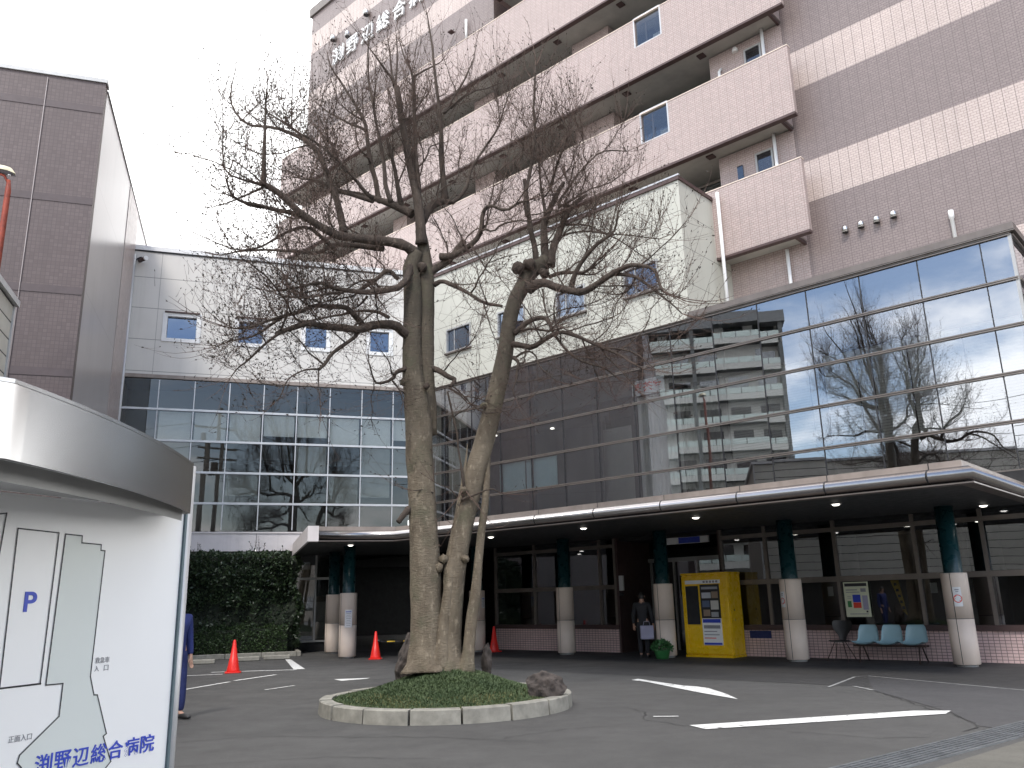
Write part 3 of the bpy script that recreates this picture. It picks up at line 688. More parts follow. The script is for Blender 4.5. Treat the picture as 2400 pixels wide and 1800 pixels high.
# entrance recess
er = MB(); er.box(-14.35, -14.28, 20.1, 21.8, 0, 3.2); er.box(-11.02, -10.96, 20.1, 21.8, 0, 3.2); er.build('entrance_jamb', M['trim_dark'], cw)
df = MB()
for a in (-14.2, -13.4, -12.6, -11.8, -11.1): df.box(a - .03, a + .03, 21.7, 21.78, 0, 2.5)
df.box(-14.28, -11.02, 21.69, 21.79, 2.5, 2.62)
dfo = df.build('entrance_door', M['alu_dim'], cw)
wpane(M['glass_ground'], dfo, -14.2, -11.1, 21.735, 21.745, .02, 2.5)
eb = MB().box(-13.0, -11.5, 20.48, 20.56, 2.92, 3.10).build('entrance_sign', M['white_sign'], cw)
MB().box(-12.42, -11.75, 20.465, 20.479, 2.93, 3.09).build('blue_field', M['blue_ink'], eb)
MB().box(-14.24, -14.10, 20.06, 20.12, 1.70, 2.12).build('notice_board', M['alu'], cw)
MB().lathe([(.06, -.05), (.07, 0), (.06, .05)], (-14.17, 20.06, 1.6), 10).build('intercom', M['black'], cw)

# ------------------------------------------------------------------ west wing
ww = thing('west_wing', 'low grey panelled wing with square windows above a gridded glass wall', 'building', FL, 1, 30, 0)
LW = [(-3.10, -1.83), (-.70, .43), (1.66, 2.72), (4.05, 5.06)]; z0_, z1_ = 10.60, 11.68
sb = MB(); x = -4.6
for a0, a1 in LW: sb.box(x, a0, 30, 30.4, z0_, z1_); x = a1
sb.box(x, 6.04, 30, 30.4, z0_, z1_); sb.box(-4.6, 6.04, 30, 30.4, 9.38, z0_); sb.box(-4.6, 6.04, 30, 30.4, z1_, 13.94); sb.box(6.04, 14, 30.0, 30.4, 9.38, 13.94); sb.box(13.6, 14, 30.4, 44, 9.38, 13.94)
sb.build('panel_wall', M['silver'], ww)
MB().box(-4.6, 14.05, 29.94, 44, 13.95, 14.12).build('roof_coping', M['white'], ww)
MB().box(-4.6, 14.05, 29.965, 30, 13.90, 13.948).build('trim', M['joint'], ww)
for a0, a1 in LW:
    f = MB(); f.box(a0, a0 + .15, 29.96, 30.2, z0_, z1_); f.box(a1 - .15, a1, 29.96, 30.2, z0_, z1_); f.box(a0 + .15, a1 - .15, 29.96, 30.2, z1_ - .14, z1_); f.box(a0 + .15, a1 - .15, 29.96, 30.2, z0_, z0_ + .13)
    fo = f.build('window', M['white'], ww); wpane(M['glass_blue'], fo, a0 + .151, a1 - .151, 30.1, 30.108, z0_ + .131, z1_ - .141)
    MB().box(a0 - .02, a1 + .02, 30.41, 30.43, z0_ - .1, z1_ + .1).build('interior_wall', M['inside_dark'], fo)
    MB().box(a0 + .05, a1 - .05, 29.90, 29.958, z1_ - .02, z1_ + .03).build('sill', M['trim_dark'], fo)
ZL = [9.22, 8.16, 7.08, 6.0, 4.95, 4.0]; LMU = [-4.35, -3.03, -1.87, -.71, .455, 1.62, 2.78, 3.94, 5.10, 5.98]
for i in range(len(LMU) - 1):
    for j in range(5):
        t1, t2 = rr.uniform(-.0014, .0014), rr.uniform(-.0014, .0014)
        vs = [(LMU[i], 30.0, ZL[j + 1]), (LMU[i + 1], 30.0, ZL[j + 1]), (LMU[i + 1], 30.0, ZL[j]), (LMU[i], 30.0, ZL[j])]
        off = [t1 + t2, -t1 + t2, -t1 - t2, t1 - t2]
        pane('glass_pane', M['glass_left'], ww, [(x, y + o_, z) for (x, y, z), o_ in zip(vs, off)])
        # blinds hang behind some of the panes
        if j in (1, 2, 3) and rr.random() < (.8, .75, .6)[j - 1] and not (i == 4 and j > 1):
            MB().box(LMU[i] + .06, LMU[i + 1] - .06, 30.18, 30.20, ZL[j + 1] + rr.choice((.03, .03, .3)), ZL[j] - .03).build('blind', M['blind_grey' if j > 1 else 'curtain'], ww)
for z in ZL[1:-1]: MB().box(-4.4, 6.0, 29.95, 30.0, z - .036, z + .036).build('transom', M['alu'], ww)
for a in LMU[1:-1]: MB().box(a - .016, a + .016, 29.965, 29.999, 4.05, 9.2).build('mullion', M['alu'], ww)
t = MB(); t.box(-4.4, 6.02, 29.92, 30.0, 9.24, 9.30); t.box(-4.4, 6.02, 29.95, 30.0, 9.302, 9.375); t.build('trim', M['flash_beige'], ww)
bd = MB()
for a0, a1 in ((-4.6, -2.0), (-1.985, .445), (.46, 2.77), (2.785, 6.04)): bd.box(a0, a1, 29.94, 30.3, 3.34, 3.93)
bd.box(-4.6, 6.04, 29.90, 30.0, 3.935, 3.985); bd.build('spandrel_band', M['band'], ww)
MB().box(-4.4, 6.0, 31.6, 31.8, 3.6, 9.5).build('interior_wall', M['inside'], ww); MB().box(-4.4, 6.0, 30.02, 31.6, 9.21, 9.36).build('ceiling', M['inside'], ww); MB().box(-4.5, 13.9, 30.42, 44, 13.6, 13.8).build('roof', M['soffit'], ww); MB().box(-4.4, 6.0, 30.3, 31.6, 6.4, 6.55).build('floor_slab', M['inside_dark'], ww)
MB().box(-4.4, 6.0, 30.3, 31.6, 3.5, 3.7).build('floor_slab', M['inside_floor'], ww)
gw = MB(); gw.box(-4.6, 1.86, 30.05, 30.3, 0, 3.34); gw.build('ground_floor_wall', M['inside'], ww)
f = MB()
for a in (1.88, 2.50, 3.08): f.box(a - .03, a + .03, 30.0, 30.1, .36, 3.2)
f.box(1.91, 3.05, 29.99, 30.1, 2.36, 2.44); f.box(1.88, 3.1, 29.96, 30.1, .30, .36)
fo = f.build('window', M['alu_dim'], ww)
wpane(M['glass_ground'], fo, 1.91, 3.05, 30.05, 30.058, .36, 2.36); wpane(M['glass_ground'], fo, 1.91, 3.05, 30.05, 30.058, 2.44, 3.2)
MB().box(1.92, 3.04, 30.16, 30.18, .4, 1.62).build('blind', M['blind_grey'], fo); MB().box(2.02, 2.30, 30.14, 30.15, 2.72, 2.95).build('paper', M['paper'], fo)
MB().box(1.86, 3.12, 30.02, 30.3, 0, .295).build('plinth', M['inside_dark'], ww)
MB().box(1.86, 3.12, 30.6, 30.7, 0, 3.3).build('interior_wall', M['inside'], ww)
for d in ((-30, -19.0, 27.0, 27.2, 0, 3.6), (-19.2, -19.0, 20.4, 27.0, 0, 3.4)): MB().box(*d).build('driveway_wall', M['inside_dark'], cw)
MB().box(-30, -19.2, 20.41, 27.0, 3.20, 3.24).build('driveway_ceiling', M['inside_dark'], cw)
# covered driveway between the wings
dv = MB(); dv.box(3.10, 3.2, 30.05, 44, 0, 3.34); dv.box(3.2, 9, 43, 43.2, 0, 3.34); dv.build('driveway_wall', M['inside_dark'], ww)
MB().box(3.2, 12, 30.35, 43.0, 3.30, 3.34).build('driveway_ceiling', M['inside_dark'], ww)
MB().tube([(-4.19, 29.9, 3.4), (-4.19, 29.9, 13.72)], .055, 10).build('drain_pipe', M['alu'], ww)
MB().tube([(-4.33, 29.9, 3.4), (-4.33, 29.9, 13.72)], .05, 10).build('drain_pipe', M['trim_dark'], ww)
cc = thing('security_camera', 'small dark security camera on the top left corner of the grey wing', 'camera', FL, -4.0, 29.6, 13.45)
MB().tube([(-4.15, 29.95, 13.55), (-4.0, 29.8, 13.58), (-3.95, 29.7, 13.55)], .03, 8).build('arm', M['black'], cc)
MB().tube([(-4.02, 29.9, 13.5), (-3.78, 29.5, 13.46)], [.07, .075], 12).build('body', M['trim_dark'], cc)
MB().tube([(-3.79, 29.52, 13.46), (-3.76, 29.47, 13.455)], [.08, .08], 12).build('visor', M['white'], cc)

# ------------------------------------------------------------------ brown tiled block on the left
bb = thing('brown_tiled_block', 'windowless dark brown tiled block with grey side wall behind guide board', 'building', FL, -9, 22, 0)
MB().box(-30, -4.22, 22.0, 22.3, 0, 15.38).build('tiled_wall', M['tile_brown'], bb)
MB().box(-30, -4.22, 22.3, 34, 0, 15.3).build('side_wall', M['side_grey'], bb)
t = MB()
for z in (2.2, 4.75, 7.2, 9.35, 11.85, 14.55): t.box(-30, -4.215, 21.985, 22.0, z - .10, z + .10)
t.build('band_course', plain('dark band tile', (0.082, 0.060, 0.060), 0.5), bb)
MB().box(-30, -4.18, 21.95, 22.32, 15.385, 15.50).build('roof_coping', M['alu_dim'], bb)
MB().box(-4.6, -4.19, 22.32, 34, 15.31, 15.36).build('roof_coping', M['alu_dim'], bb)
MB().tube([(-5.62, 21.97, 3), (-5.62, 21.97, 15.3)], .011, 6).build('cable', plain('grey cable', (.36, .32, .31), .6), bb)
sh = MB(); sh.box(-6.6, -4.25, 27.2, 27.4, 0, 12.5)
MB().box(-4.217, -4.205, 27.6, 29.9, 0, 15.25).build('sheen_strip', plain('side tile sheen', (.42, .36, .345), .35, streak=.3), bb)  # paler strip: reflection on the glossy wall put into its colour

# ------------------------------------------------------------------ pale sided house to the left (also mirrored in the glass)
hs = thing('sided_house', 'pale house clad in horizontal siding at the far left edge', 'house', FL, -8, 5, 0)
sd = MB()
nb = 15; hh = (7.30 - 2.15) / nb
for i in range(nb):
    z = 2.15 + i * hh
    sd.add([(-4.50, -26, z), (-4.50, 17.4, z), (-4.50, 17.4, z + hh - .03), (-4.50, -26, z + hh - .03), (-4.53, -26, z + hh - .03), (-4.53, 17.4, z + hh - .03), (-4.53, -26, z + hh), (-4.53, 17.4, z + hh)],
           [(0, 3, 2, 1)[::-1], (3, 4, 5, 2)[::-1], (4, 6, 7, 5)[::-1]])
sd.build('siding', M['siding'], hs)
jg = MB()
for i in range(nb): z = 2.15 + i * hh; jg.box(-4.527, -4.503, -26, 17.38, z + hh - .028, z + hh - .002)
jg.build('siding_joints', M['joint'], hs)
w = MB(); w.box(-16, -4.53, -26, 17.38, 2.1, 7.28); w.build('wall', M['siding'], hs)
MB().box(-16.1, -4.42, -26.1, 17.48, 7.30, 7.42).build('roof_edge', M['alu'], hs)
MB().box(-4.50, -4.47, 17.36, 17.42, 2.15, 7.30).build('corner_trim', M['alu'], hs)
gf = MB(); gf.box(-16, -5.6, -26, 17.2, 0, 2.1); gf.build('ground_floor', M['inside'], hs)
for b in (-22, -15, -8, -1, 6, 13): MB().box(-4.9, -4.6, b, b + .3, 0, 2.1).build('post', M['concrete'], hs)

# ------------------------------------------------------------------ street side behind the camera, mirrored in the glass
ap = thing('apartment_block', 'tall pale apartment block mirrored in the right hand glass wall', 'building', Frame(-.30, .954), 25, 57, 0)
# facade frame: a along, b away from the forecourt
FA = Frame(-.30, .954)
# (built in its own frame; a runs from the near end to the far end)
MB().box(9.7, 42, 52.4, 64, 0, 29.0).build('wall', M['apart'], ap)
rf = MB(); rf.box(9.4, 42.3, 50.8, 64.3, 29.0, 30.2); rf.build('roof', plain('dark roof edge', (.16, .165, .17), .6), ap)
for k in range(10):
    z = 1.2 + k * 2.85
    b = MB().box(9.7, 42, 51.0, 51.2, z, z + .62).build('balcony', M['apart'], ap)
    gp = MB()
    for i in range(21): gp.box(9.8 + i * 1.5, 11.2 + i * 1.5, 51.05, 51.1, z + .66, z + 1.25)
    gp.build('balcony_panel', M['balc_glass'], b)
    MB().box(9.7, 42, 51.2, 52.4, z, z + .15).build('slab', M['apart_dark'], b)
    wn = MB(); r2 = random.Random(k)
    for i in range(10):
        if r2.random() < .9: wn.box(10.4 + i * 3, 12.4 + i * 3, 52.35, 52.39, z + .2, z + 2.3)
    wn.build('window', M['glass_dark'], b)
for i in range(4): MB().box(9.9 + i * 9 - .2, 9.9 + i * 9 + .2, 51.0, 52.4, 0, 29).build('partition', M['apart_dark'], ap)
pl_ = thing('utility_pole', 'tall utility pole with crossarms mirrored in the west glass wall', 'pole', FW, .2, -7.2, 0)
MB().tube([(.2, -7.2, 0), (.2, -7.2, 16.6)], [.19, .13], 14).build('shaft', M['pole'], pl_)
MB().tube([(-.9, -7.2, 0), (-.9, -7.2, 14.6)], [.22, .19], 14).build('shaft', M['pole'], pl_)
for z in (15.0, 13.2, 12.4):
    MB().box(-1.6, 1.4, -7.3, -7.12, z, z + .12).build('crossarm', M['pole'], pl_)
MB().tube([(-.2, -7.55, 11.2), (-.2, -7.55, 12.2)], .28, 14).build('transformer', M['pole'], pl_)
for i, (z, x0) in enumerate(((15.2, -1.5), (15.2, 1.3), (13.4, -1.4), (13.4, 1.2), (12.5, 0.4))):
    wp = [(x0 + (30 if i % 2 else -30) * t, -7.2 - 4 * t, z - 1.5 * 4 * t * (1 - t)) for t in [j / 12 for j in range(13)]]
    MB().tube(wp, .022, 5).build('cable', M['wire'], pl_)
for i, (x, y, w_, d_, h_, col) in enumerate(((16, -30, 14, 10, 6.5, (.34, .31, .28)), (-8, -34, 13, 10, 7.5, (.30, .31, .32)), (36, -22, 14, 12, 8.5, (.40, .37, .33)))):
    hb = thing('street_house', ('low tan house across the street', 'low grey house across the street', 'beige two storey house across the street')[i], 'house', FW, x, y, 0)
    MB().box(x - w_ / 2, x + w_ / 2, y - d_ / 2, y + d_ / 2, 0, h_).build('wall', plain('house wall %d' % i, col, .8), hb)
    MB().prism([(x - w_ / 2 - .4, y - d_ / 2 - .4), (x + w_ / 2 + .4, y - d_ / 2 - .4), (x + w_ / 2 + .4, y + d_ / 2 + .4), (x - w_ / 2 - .4, y + d_ / 2 + .4)], h_, h_ + .3).build('roof', plain('house roof %d' % i, (.09, .085, .08), .7), hb)
    for q in range(3): MB().box(x - w_ / 2 + 1.5 + q * 4, x - w_ / 2 + 3.3 + q * 4, y + d_ / 2 - .02, y + d_ / 2 + .03, 1, 2.4).build('window', M['glass_dark'], hb)

# ------------------------------------------------------------------ entrance canopy
cn = thing('entrance_canopy', 'long dark entrance canopy with round silver metal edge and downlights', 'canopy', FW, 1.5, 21, 3.19)
def PM(a, b): q = FM.p(a, b); return (q.x, q.y)
def PL(a, b): q = FL.p(a, b); return (q.x, q.y)
plan = [PM(-3.62, 15.0), PM(-18.05, 15.0), PL(1.72, 23.2), PL(1.72, 29.88), PL(5.9, 29.88), PM(-22.9, 19.98), PM(-3.62, 19.98)]
MB().prism(plan, 3.19, 3.215).build('soffit', M['soffit_dark'], cn)
MB().prism(plan, 3.218, 3.46).build('roof', M['fascia'], cn)
edge = [PM(-3.56, 19.97), PM(-3.56, 14.93), PM(-18.08, 14.93), PL(1.95, 23.13)]
def tubeline(z, r): return [(x, y, z) for x, y in edge]
tb = MB(); E3 = [Vector((x, y, 3.335)) for x, y in edge]
def mitre_tube(mb, P, r, n=20):
    vs = []; m = len(P)
    for i in range(m):
        d0 = (P[i] - P[i - 1]).normalized() if i else (P[1] - P[0]).normalized()
        d1 = (P[i + 1] - P[i]).normalized() if i < m - 1 else d0
        t = (d0 + d1).normalized(); side = Vector((t.y, -t.x, 0)); k = 1 / max(.3, t.dot(d0))
        for q in range(n):
            a = 2 * pi * q / n; vs.append(P[i] + side * cos(a) * r * k + Vector((0, 0, sin(a) * r)))
    fs = [(i * n + q, i * n + (q + 1) % n, (i + 1) * n + (q + 1) % n, (i + 1) * n + q) for i in range(m - 1) for q in range(n)]
    mb.add(vs, fs, True); b = len(mb.v) - len(vs); mb.f.append(tuple(b + q for q in range(n))); mb.sm.append(False)
    mb.f.append(tuple(b + (m - 1) * n + q for q in range(n))[::-1]); mb.sm.append(False)
mitre_tube(tb, E3, .125); tb.build('edge_tube', M['tube'], cn)
lp = MB()
def strip_along(mb, P, off0, off1, z0, z1):
    """a mitred strip following the canopy edge, off = distance inwards"""
    m = len(P); vs = []
    for i in range(m):
        d0 = (P[i] - P[i - 1]).normalized() if i else (P[1] - P[0]).normalized()
        d1 = (P[i + 1] - P[i]).normalized() if i < m - 1 else d0
        t = (d0 + d1).normalized(); side = Vector((t.y, -t.x, 0)); k = 1 / max(.3, t.dot(d0))
        for o_, z in ((off0, z0), (off1, z0), (off1, z1), (off0, z1)):
            q = P[i] + side * o_ * k; vs.append((q.x, q.y, z))
    fs = [(4 * i + q, 4 * i + (q + 1) % 4, 4 * i + 4 + (q + 1) % 4, 4 * i + 4 + q) for i in range(m - 1) for q in range(4)]
    mb.add(vs, fs + [(3, 2, 1, 0), (4 * m - 4, 4 * m - 3, 4 * m - 2, 4 * m - 1)])
strip_along(lp, E3, -.10, .14, 3.165, 3.188); lp.build('edge_lip', M['fascia'], cn)
fl_ = MB(); strip_along(fl_, E3, .08, .30, 3.466, 3.575); fl_.build('edge_flashing', M['flash_beige'], cn)
for a in [-4.15 - 1.74 * i for i in range(8)]:
    q = FM.p(a, 14.93, 3.335)
    MB().tube([q - FM.X * .014, q + FM.X * .014], .1275, 20).build('tube_joint', M['joint'], cn)
    MB().add([FM.p(a - .008, 14.99, 3.466), FM.p(a + .008, 14.99, 3.466), FM.p(a + .008, 14.99, 3.577), FM.p(a - .008, 14.99, 3.577)], [(0, 1, 2, 3)]).build('flashing_joint', M['joint'], cn)
for a in (2.45, 3.55):
    q = FL.p(a, 23.13, 3.335); MB().tube([q - FL.X * .014, q + FL.X * .014], .1275, 20).build('tube_joint', M['joint'], cn)
ec = MB(); ec.prism([PL(1.66, 23.0), PL(1.95, 23.0), PL(1.95, 23.3), PL(1.72, 23.3), PL(1.72, 29.88), PL(1.66, 29.88)], 3.165, 3.575); ec.build('end_panel', M['band'], cn)
for fr, a, b in [(FM, -6.27, 16.25), (FM, -9.38, 16.25), (FM, -12.5, 16.25), (FM, -15.65, 16.25), (FM, -18.6, 16.3), (FM, -4.4, 19.3), (FL, 3.0, 24.6), (FL, 3.0, 28.3)]:
    q = fr.p(a, b, 3.17)
    d = MB().lathe([(.001, -.032), (.05, -.027), (.075, -.006), (.085, .018)], (q.x, q.y, 3.170), 18).build('downlight', M['lamp'], cn)
    MB().lathe([(.087, -.002), (.115, -.002), (.115, .019), (.087, .019)], (q.x, q.y, 3.170), 18).build('rim', M['alu_dim'], d)

# columns under the canopy
def column(x, y, label):
    t = thing('canopy_column', label, 'column', FW, x, y, 0, 'teal columns with cream cladding under the canopy')
    MB().lathe([(.18, .0), (.18, 3.188)], (x, y, 0), 28).build('shaft', M['teal'], t)
    c = MB(); c.lathe([(.235, .05), (.25, .06), (.25, .925)], (x, y, 0), 36); c.lathe([(.25, .935), (.25, 1.80), (.245, 1.83), (.182, 1.832)], (x, y, 0), 36); c.build('cladding', M['clad'], t)
    j = MB(); j.lathe([(.2475, .92), (.2475, .94)], (x, y, 0), 36)
    for k in range(3):
        an = -2.35 + k * 2.094
        ca, sa = cos(an), sin(an); px, py = -sa, ca
        j.add([(x + ca * .2515 - px * .006, y + sa * .2515 - py * .006, .06), (x + ca * .2515 + px * .006, y + sa * .2515 + py * .006, .06),
               (x + ca * .2515 + px * .006, y + sa * .2515 + py * .006, 1.82), (x + ca * .2515 - px * .006, y + sa * .2515 - py * .006, 1.82)], [(0, 1, 2, 3)])
    j.build('seam', M['joint'], t)
    MB().lathe([(.20, 0), (.20, .05)], (x, y, 0), 24).build('foot', M['alu_dim'], t); return t
CP = {}
for key, a, lab in (('a', -5.08, 'column with no smoking notice to the right of the pale blue seats'),
                    ('b', -8.60, 'column between the yellow booth and the black chair'),
                    ('c', -12.07, 'column just left of the yellow booth by the entrance'),
                    ('d', -15.36, 'column in front of the pink tiled low wall left of the entrance'),
                    ('e', -18.9, 'column seen just right of the thin tree stem')):
    q = FM.p(a, 18.95); CP[key] = q; column(q.x, q.y, 'teal and cream ' + lab)
for key, x, y, lab in (('f', -4.97, 25.07, 'column carrying a white notice, left of the middle red cone'), ('g', -5.98, 27.75, 'column half hidden behind the one with the white notice, near the hedge')):
    CP[key] = Vector((x, y, 0)); column(x, y, 'teal and cream ' + lab)
def wrap_paper(name, mat, c, an, half, z0, z1, r=.254, parent=None):
    vs = []
    for i in range(9):
        a = an - half + 2 * half * i / 8
        for zz in (z0, z1): vs.append((c.x + r * cos(a), c.y + r * sin(a), zz))
    for i in range(9):
        a = an - half + 2 * half * i / 8
        for zz in (z0, z1): vs.append((c.x + (r - .002) * cos(a), c.y + (r - .002) * sin(a), zz))
    return MB().add(vs, [(2 * i, 2 * i + 2, 2 * i + 3, 2 * i + 1) for i in range(8)] + [(18 + 2 * i, 18 + 2 * i + 1, 18 + 2 * i + 3, 18 + 2 * i + 2) for i in range(8)]).build(name, mat, parent)
def facing(c): return atan2(-c.y, -c.x)
def notice(c, an, half, z0, z1, label, kind):
    o = thing('notice', label, 'notice', FW, c.x, c.y, z0)
    wrap_paper('paper', M['paper'], c, an, half, z0, z1, parent=o)
    h = z1 - z0
    if kind == 'smoke':
        vs = []; n = 28; zc = z0 + h * .40; R, r = h * .21, h * .165
        for ring in (R, r):
            for i in range(n):
                t_ = 2 * pi * i / n; a = an + ring * cos(t_) / .255; vs.append((c.x + .2552 * cos(a), c.y + .2552 * sin(a), zc + ring * sin(t_)))
        MB().add(vs, [(i, (i + 1) % n, n + (i + 1) % n, n + i) for i in range(n)]).build('red_ring', M['red_ink'], o)
        def q(dx, dz): a = an + dx / .255; return (c.x + .2554 * cos(a), c.y + .2554 * sin(a), zc + dz)
        k = r * .72
        MB().add([q(-k, k - .008), q(-k + .012, k + .004), q(k, -k + .008), q(k - .012, -k - .004)], [(0, 1, 2, 3)]).build('red_bar', M['red_ink'], o)
        MB().add([q(-r * .8, -.006), q(r * .8, -.006), q(r * .8, .008), q(-r * .8, .008)], [(0, 1, 2, 3)]).build('cigarette', M['ink'], o)
        rows = [(z1 - h * .14, .010, .5), (z1 - h * .24, .007, .35)]
    else: rows = [(z1 - h * (.12 + .095 * i), .006 if i else .010, .72 - .1 * (i % 3)) for i in range(9)]
    for i, (zz, t_, k) in enumerate(rows):
        wrap_paper('print', M['blue_ink' if kind != 'smoke' and i == 0 else 'ink_grey'], c, an, half * k, zz - t_, zz + t_, r=.2556, parent=o)
notice(CP['a'], facing(CP['a']) + .05, .30, 1.17, 1.55, 'white no smoking notice on the column right of the pale blue seats', 'smoke')
notice(CP['b'], facing(CP['b']) - .95, .30, 1.2, 1.55, 'white no smoking notice on the column next to the yellow booth', 'smoke')
notice(CP['f'], facing(CP['f']) + .05, .42, .86, 1.36, 'white printed notice on the column left of the middle red cone', 'text')
notice(CP['e'], facing(CP['e']) + .9, .3, 1.3, 1.62, 'small grey notice on the column beside the thin tree stem', 'text')

# ------------------------------------------------------------------ yellow photo booth
pb = thing('photo_booth', 'tall bright yellow photo booth cabinet beside the entrance', 'photo booth', FM, -11.05, 19.65, 0)
A0, A1, B0, B1 = -11.72, -10.42, 19.30, 20.0
MB().box(A0, A1, B0 + .03, B1, .06, 2.02).build('cabinet', M['yellow'], pb, bevel=.012, seg=2)
MB().box(A0 - .015, A1 + .015, B0 - .005, B1, .0, .058).build('base', M['yellow'], pb, bevel=.006)
MB().box(A0 - .015, A1 + .015, B0 - .005, B1, 2.022, 2.075).build('cap', M['yellow'], pb, bevel=.01)
f = MB(); f.box(A0, A0 + .10, B0, B0 + .029, .09, 1.99); f.box(A1 - .10, A1, B0, B0 + .029, .09, 1.99); f.box(A0 + .10, A1 - .10, B0, B0 + .029, 1.90, 1.99); f.box(A0 + .10, A1 - .10, B0, B0 + .029, .09, .24)
f.build('front_frame', M['yellow'], pb, bevel=.006)
MB().box(-11.62, -10.62, B0 + .012, B0 + .029, 1.80, 1.89).build('header', M['white_sign'], pb)
for i in range(5): MB().box(-11.1 + i * .09, -11.04 + i * .09, B0 + .009, B0 + .0115, 1.82, 1.87).build('header_mark', M['ink_grey'], pb)
MB().box(-11.20, -10.66, B0 + .010, B0 + .029, .95, 1.78).build('photo_panel', M['black'], pb)
MB().box(-11.20, -10.66, B0 + .010, B0 + .029, .30, .945).build('instruction_panel', M['white_sign'], pb)
r3 = random.Random(5)
pc = [plain('photo tone %d' % i, c, .4) for i, c in enumerate(((.35, .36, .38), (.62, .60, .55), (.10, .14, .24), (.30, .22, .16), (.55, .58, .62)))]
for (x0, x1, z0, z1, k) in ((-11.16, -10.70, 1.66, 1.72, 0), (-11.16, -10.90, 1.44, 1.58, 4), (-10.88, -10.70, 1.44, 1.60, 3), (-11.16, -10.95, 1.22, 1.38, 2), (-10.92, -10.70, 1.16, 1.38, 1), (-11.14, -10.95, 1.0, 1.16, 3), (-10.92, -10.72, .98, 1.10, 0)):
    MB().box(x0, x1, B0 + .007, B0 + .0098, z0, z1).build('photo', pc[k], pb)
for (x0, x1, z0, z1, mt) in ((-11.18, -10.68, .84, .93, 'blue_ink'), (-11.16, -10.70, .70, .78, 'ink_grey'), (-11.16, -10.80, .62, .64, 'ink_grey'), (-11.16, -10.74, .54, .56, 'ink_grey'), (-11.16, -10.84, .46, .48, 'red_ink'), (-11.18, -10.68, .31, .36, 'blue_ink')):
    MB().box(x0, x1, B0 + .007, B0 + .0098, z0, z1).build('print', M[mt], pb)
MB().box(-11.62, -11.26, B0 + .010, B0 + .029, .80, 1.75).build('curtain_opening', M['charcoal_cloth'], pb)
dr_ = MB(); dr_.box(A1, A1 + .008, 19.38, 19.96, .12, 1.96); dr_.build('side_door', M['yellow'], pb)
for z, m_ in ((1.12, 'black'), (.88, 'chrome')): MB().box(A1 + .009, A1 + .02, 19.55, 19.58, z, z + .045).build('lock', M[m_], pb)

# ------------------------------------------------------------------ seats
ch = thing('black_chair', 'black moulded chair with pinched back and thin metal legs', 'chair', FM, -7.80, 19.45, 0)
bk = []; n = 12
prof = [(.06, .42), (.075, .46), (.085, .50), (.10, .55), (.155, .62), (.205, .69), (.225, .75), (.222, .82), (.212, .86), (.19, .875)]
vs = []; 
for w_, z in prof:
    for i in range(n + 1):
        u = -1 + 2 * i / n; vs.append((-7.80 + w_ * u, 19.66 + (z - .42) * .24 - .05 * u * u * (w_ / .2), z))
m_ = len(prof); fs = [(j * (n + 1) + i, j * (n + 1) + i + 1, (j + 1) * (n + 1) + i + 1, (j + 1) * (n + 1) + i) for j in range(m_ - 1) for i in range(n)]
k0 = len(vs); vs += [(x, y + .012, z) for x, y, z in vs]; fs += [tuple(k0 + q for q in f_)[::-1] for f_ in fs]
MB().add(vs, fs, True).build('backrest', M['black'], ch)
st = []
for i in range(24):
    t_ = 2 * pi * i / 24; st.append((-7.80 + .245 * cos(t_) * (1 if sin(t_) < 0.2 else .82), 19.46 + .23 * sin(t_)))
MB().prism(st, .425, .447).build('seat', M['black_leather'], ch, bevel=.008)
for sx in (-1, 1):
    for sy in (-1, 1):
        MB().tube([(-7.80 + sx * .09, 19.46 + sy * .07, .424), (-7.80 + sx * .24, 19.46 + sy * .24, .012)], .0095, 8).build('leg', M['dark_metal'], ch)
MB().box(-7.90, -7.70, 19.38, 19.54, .405, .424).build('under_plate', M['chrome'], ch)
bn = thing('seat_bench', 'row of three pale blue plastic seats on a dark metal frame', 'bench', FM, -6.68, 19.35, 0)
MB().box(-7.44, -5.92, 19.28, 19.34, .33, .375).build('beam', M['dark_metal'], bn); MB().box(-7.44, -5.92, 19.48, 19.53, .33, .375).build('beam', M['dark_metal'], bn)
for a in (-7.30, -6.06):
    for b0, b1 in ((19.30, 19.13), (19.50, 19.68)):
        MB().tube([(a, b0, .335), (a + (.03 if a < -7 else .03), b1, .01)], .017, 8).build('leg', M['dark_metal'], bn)
def shell(ac):
    """one bucket seat: pan and back in a single moulded sheet"""
    vs = []; nu = 10; sec = [(19.13, .400, .215), (19.15, .418, .23), (19.25, .405, .235), (19.40, .395, .235), (19.50, .405, .235), (19.56, .45, .232), (19.60, .54, .226), (19.635, .66, .212), (19.655, .74, .195), (19.665, .785, .165)]
    for b, z, hw in sec:
        for i in range(nu + 1):
            u = -1 + 2 * i / nu; lift = .045 * abs(u) ** 3
            back = z > .47
            vs.append((ac + hw * u, b - (lift if back else 0), z + (0 if back else lift)))
    m = len(sec); fs = [(j * (nu + 1) + i, j * (nu + 1) + i + 1, (j + 1) * (nu + 1) + i + 1, (j + 1) * (nu + 1) + i) for j in range(m - 1) for i in range(nu)]
    k = len(vs); vs += [(x, y + .010, z - .012) for x, y, z in vs]; fs2 = [tuple(k + q for q in f)[::-1] for f in fs]
    rim = [i for i in range(nu + 1)] + [j * (nu + 1) + nu for j in range(1, m)] + [(m - 1) * (nu + 1) + i for i in range(nu - 1, -1, -1)] + [j * (nu + 1) for j in range(m - 2, 0, -1)]
    fs3 = [(rim[i], rim[(i + 1) % len(rim)], rim[(i + 1) % len(rim)] + k, rim[i] + k) for i in range(len(rim))]
    return MB().add(vs, fs + fs2 + fs3, True).build('seat', M['plastic_blue'], bn)
for ac in (-7.19, -6.68, -6.17): shell(ac)

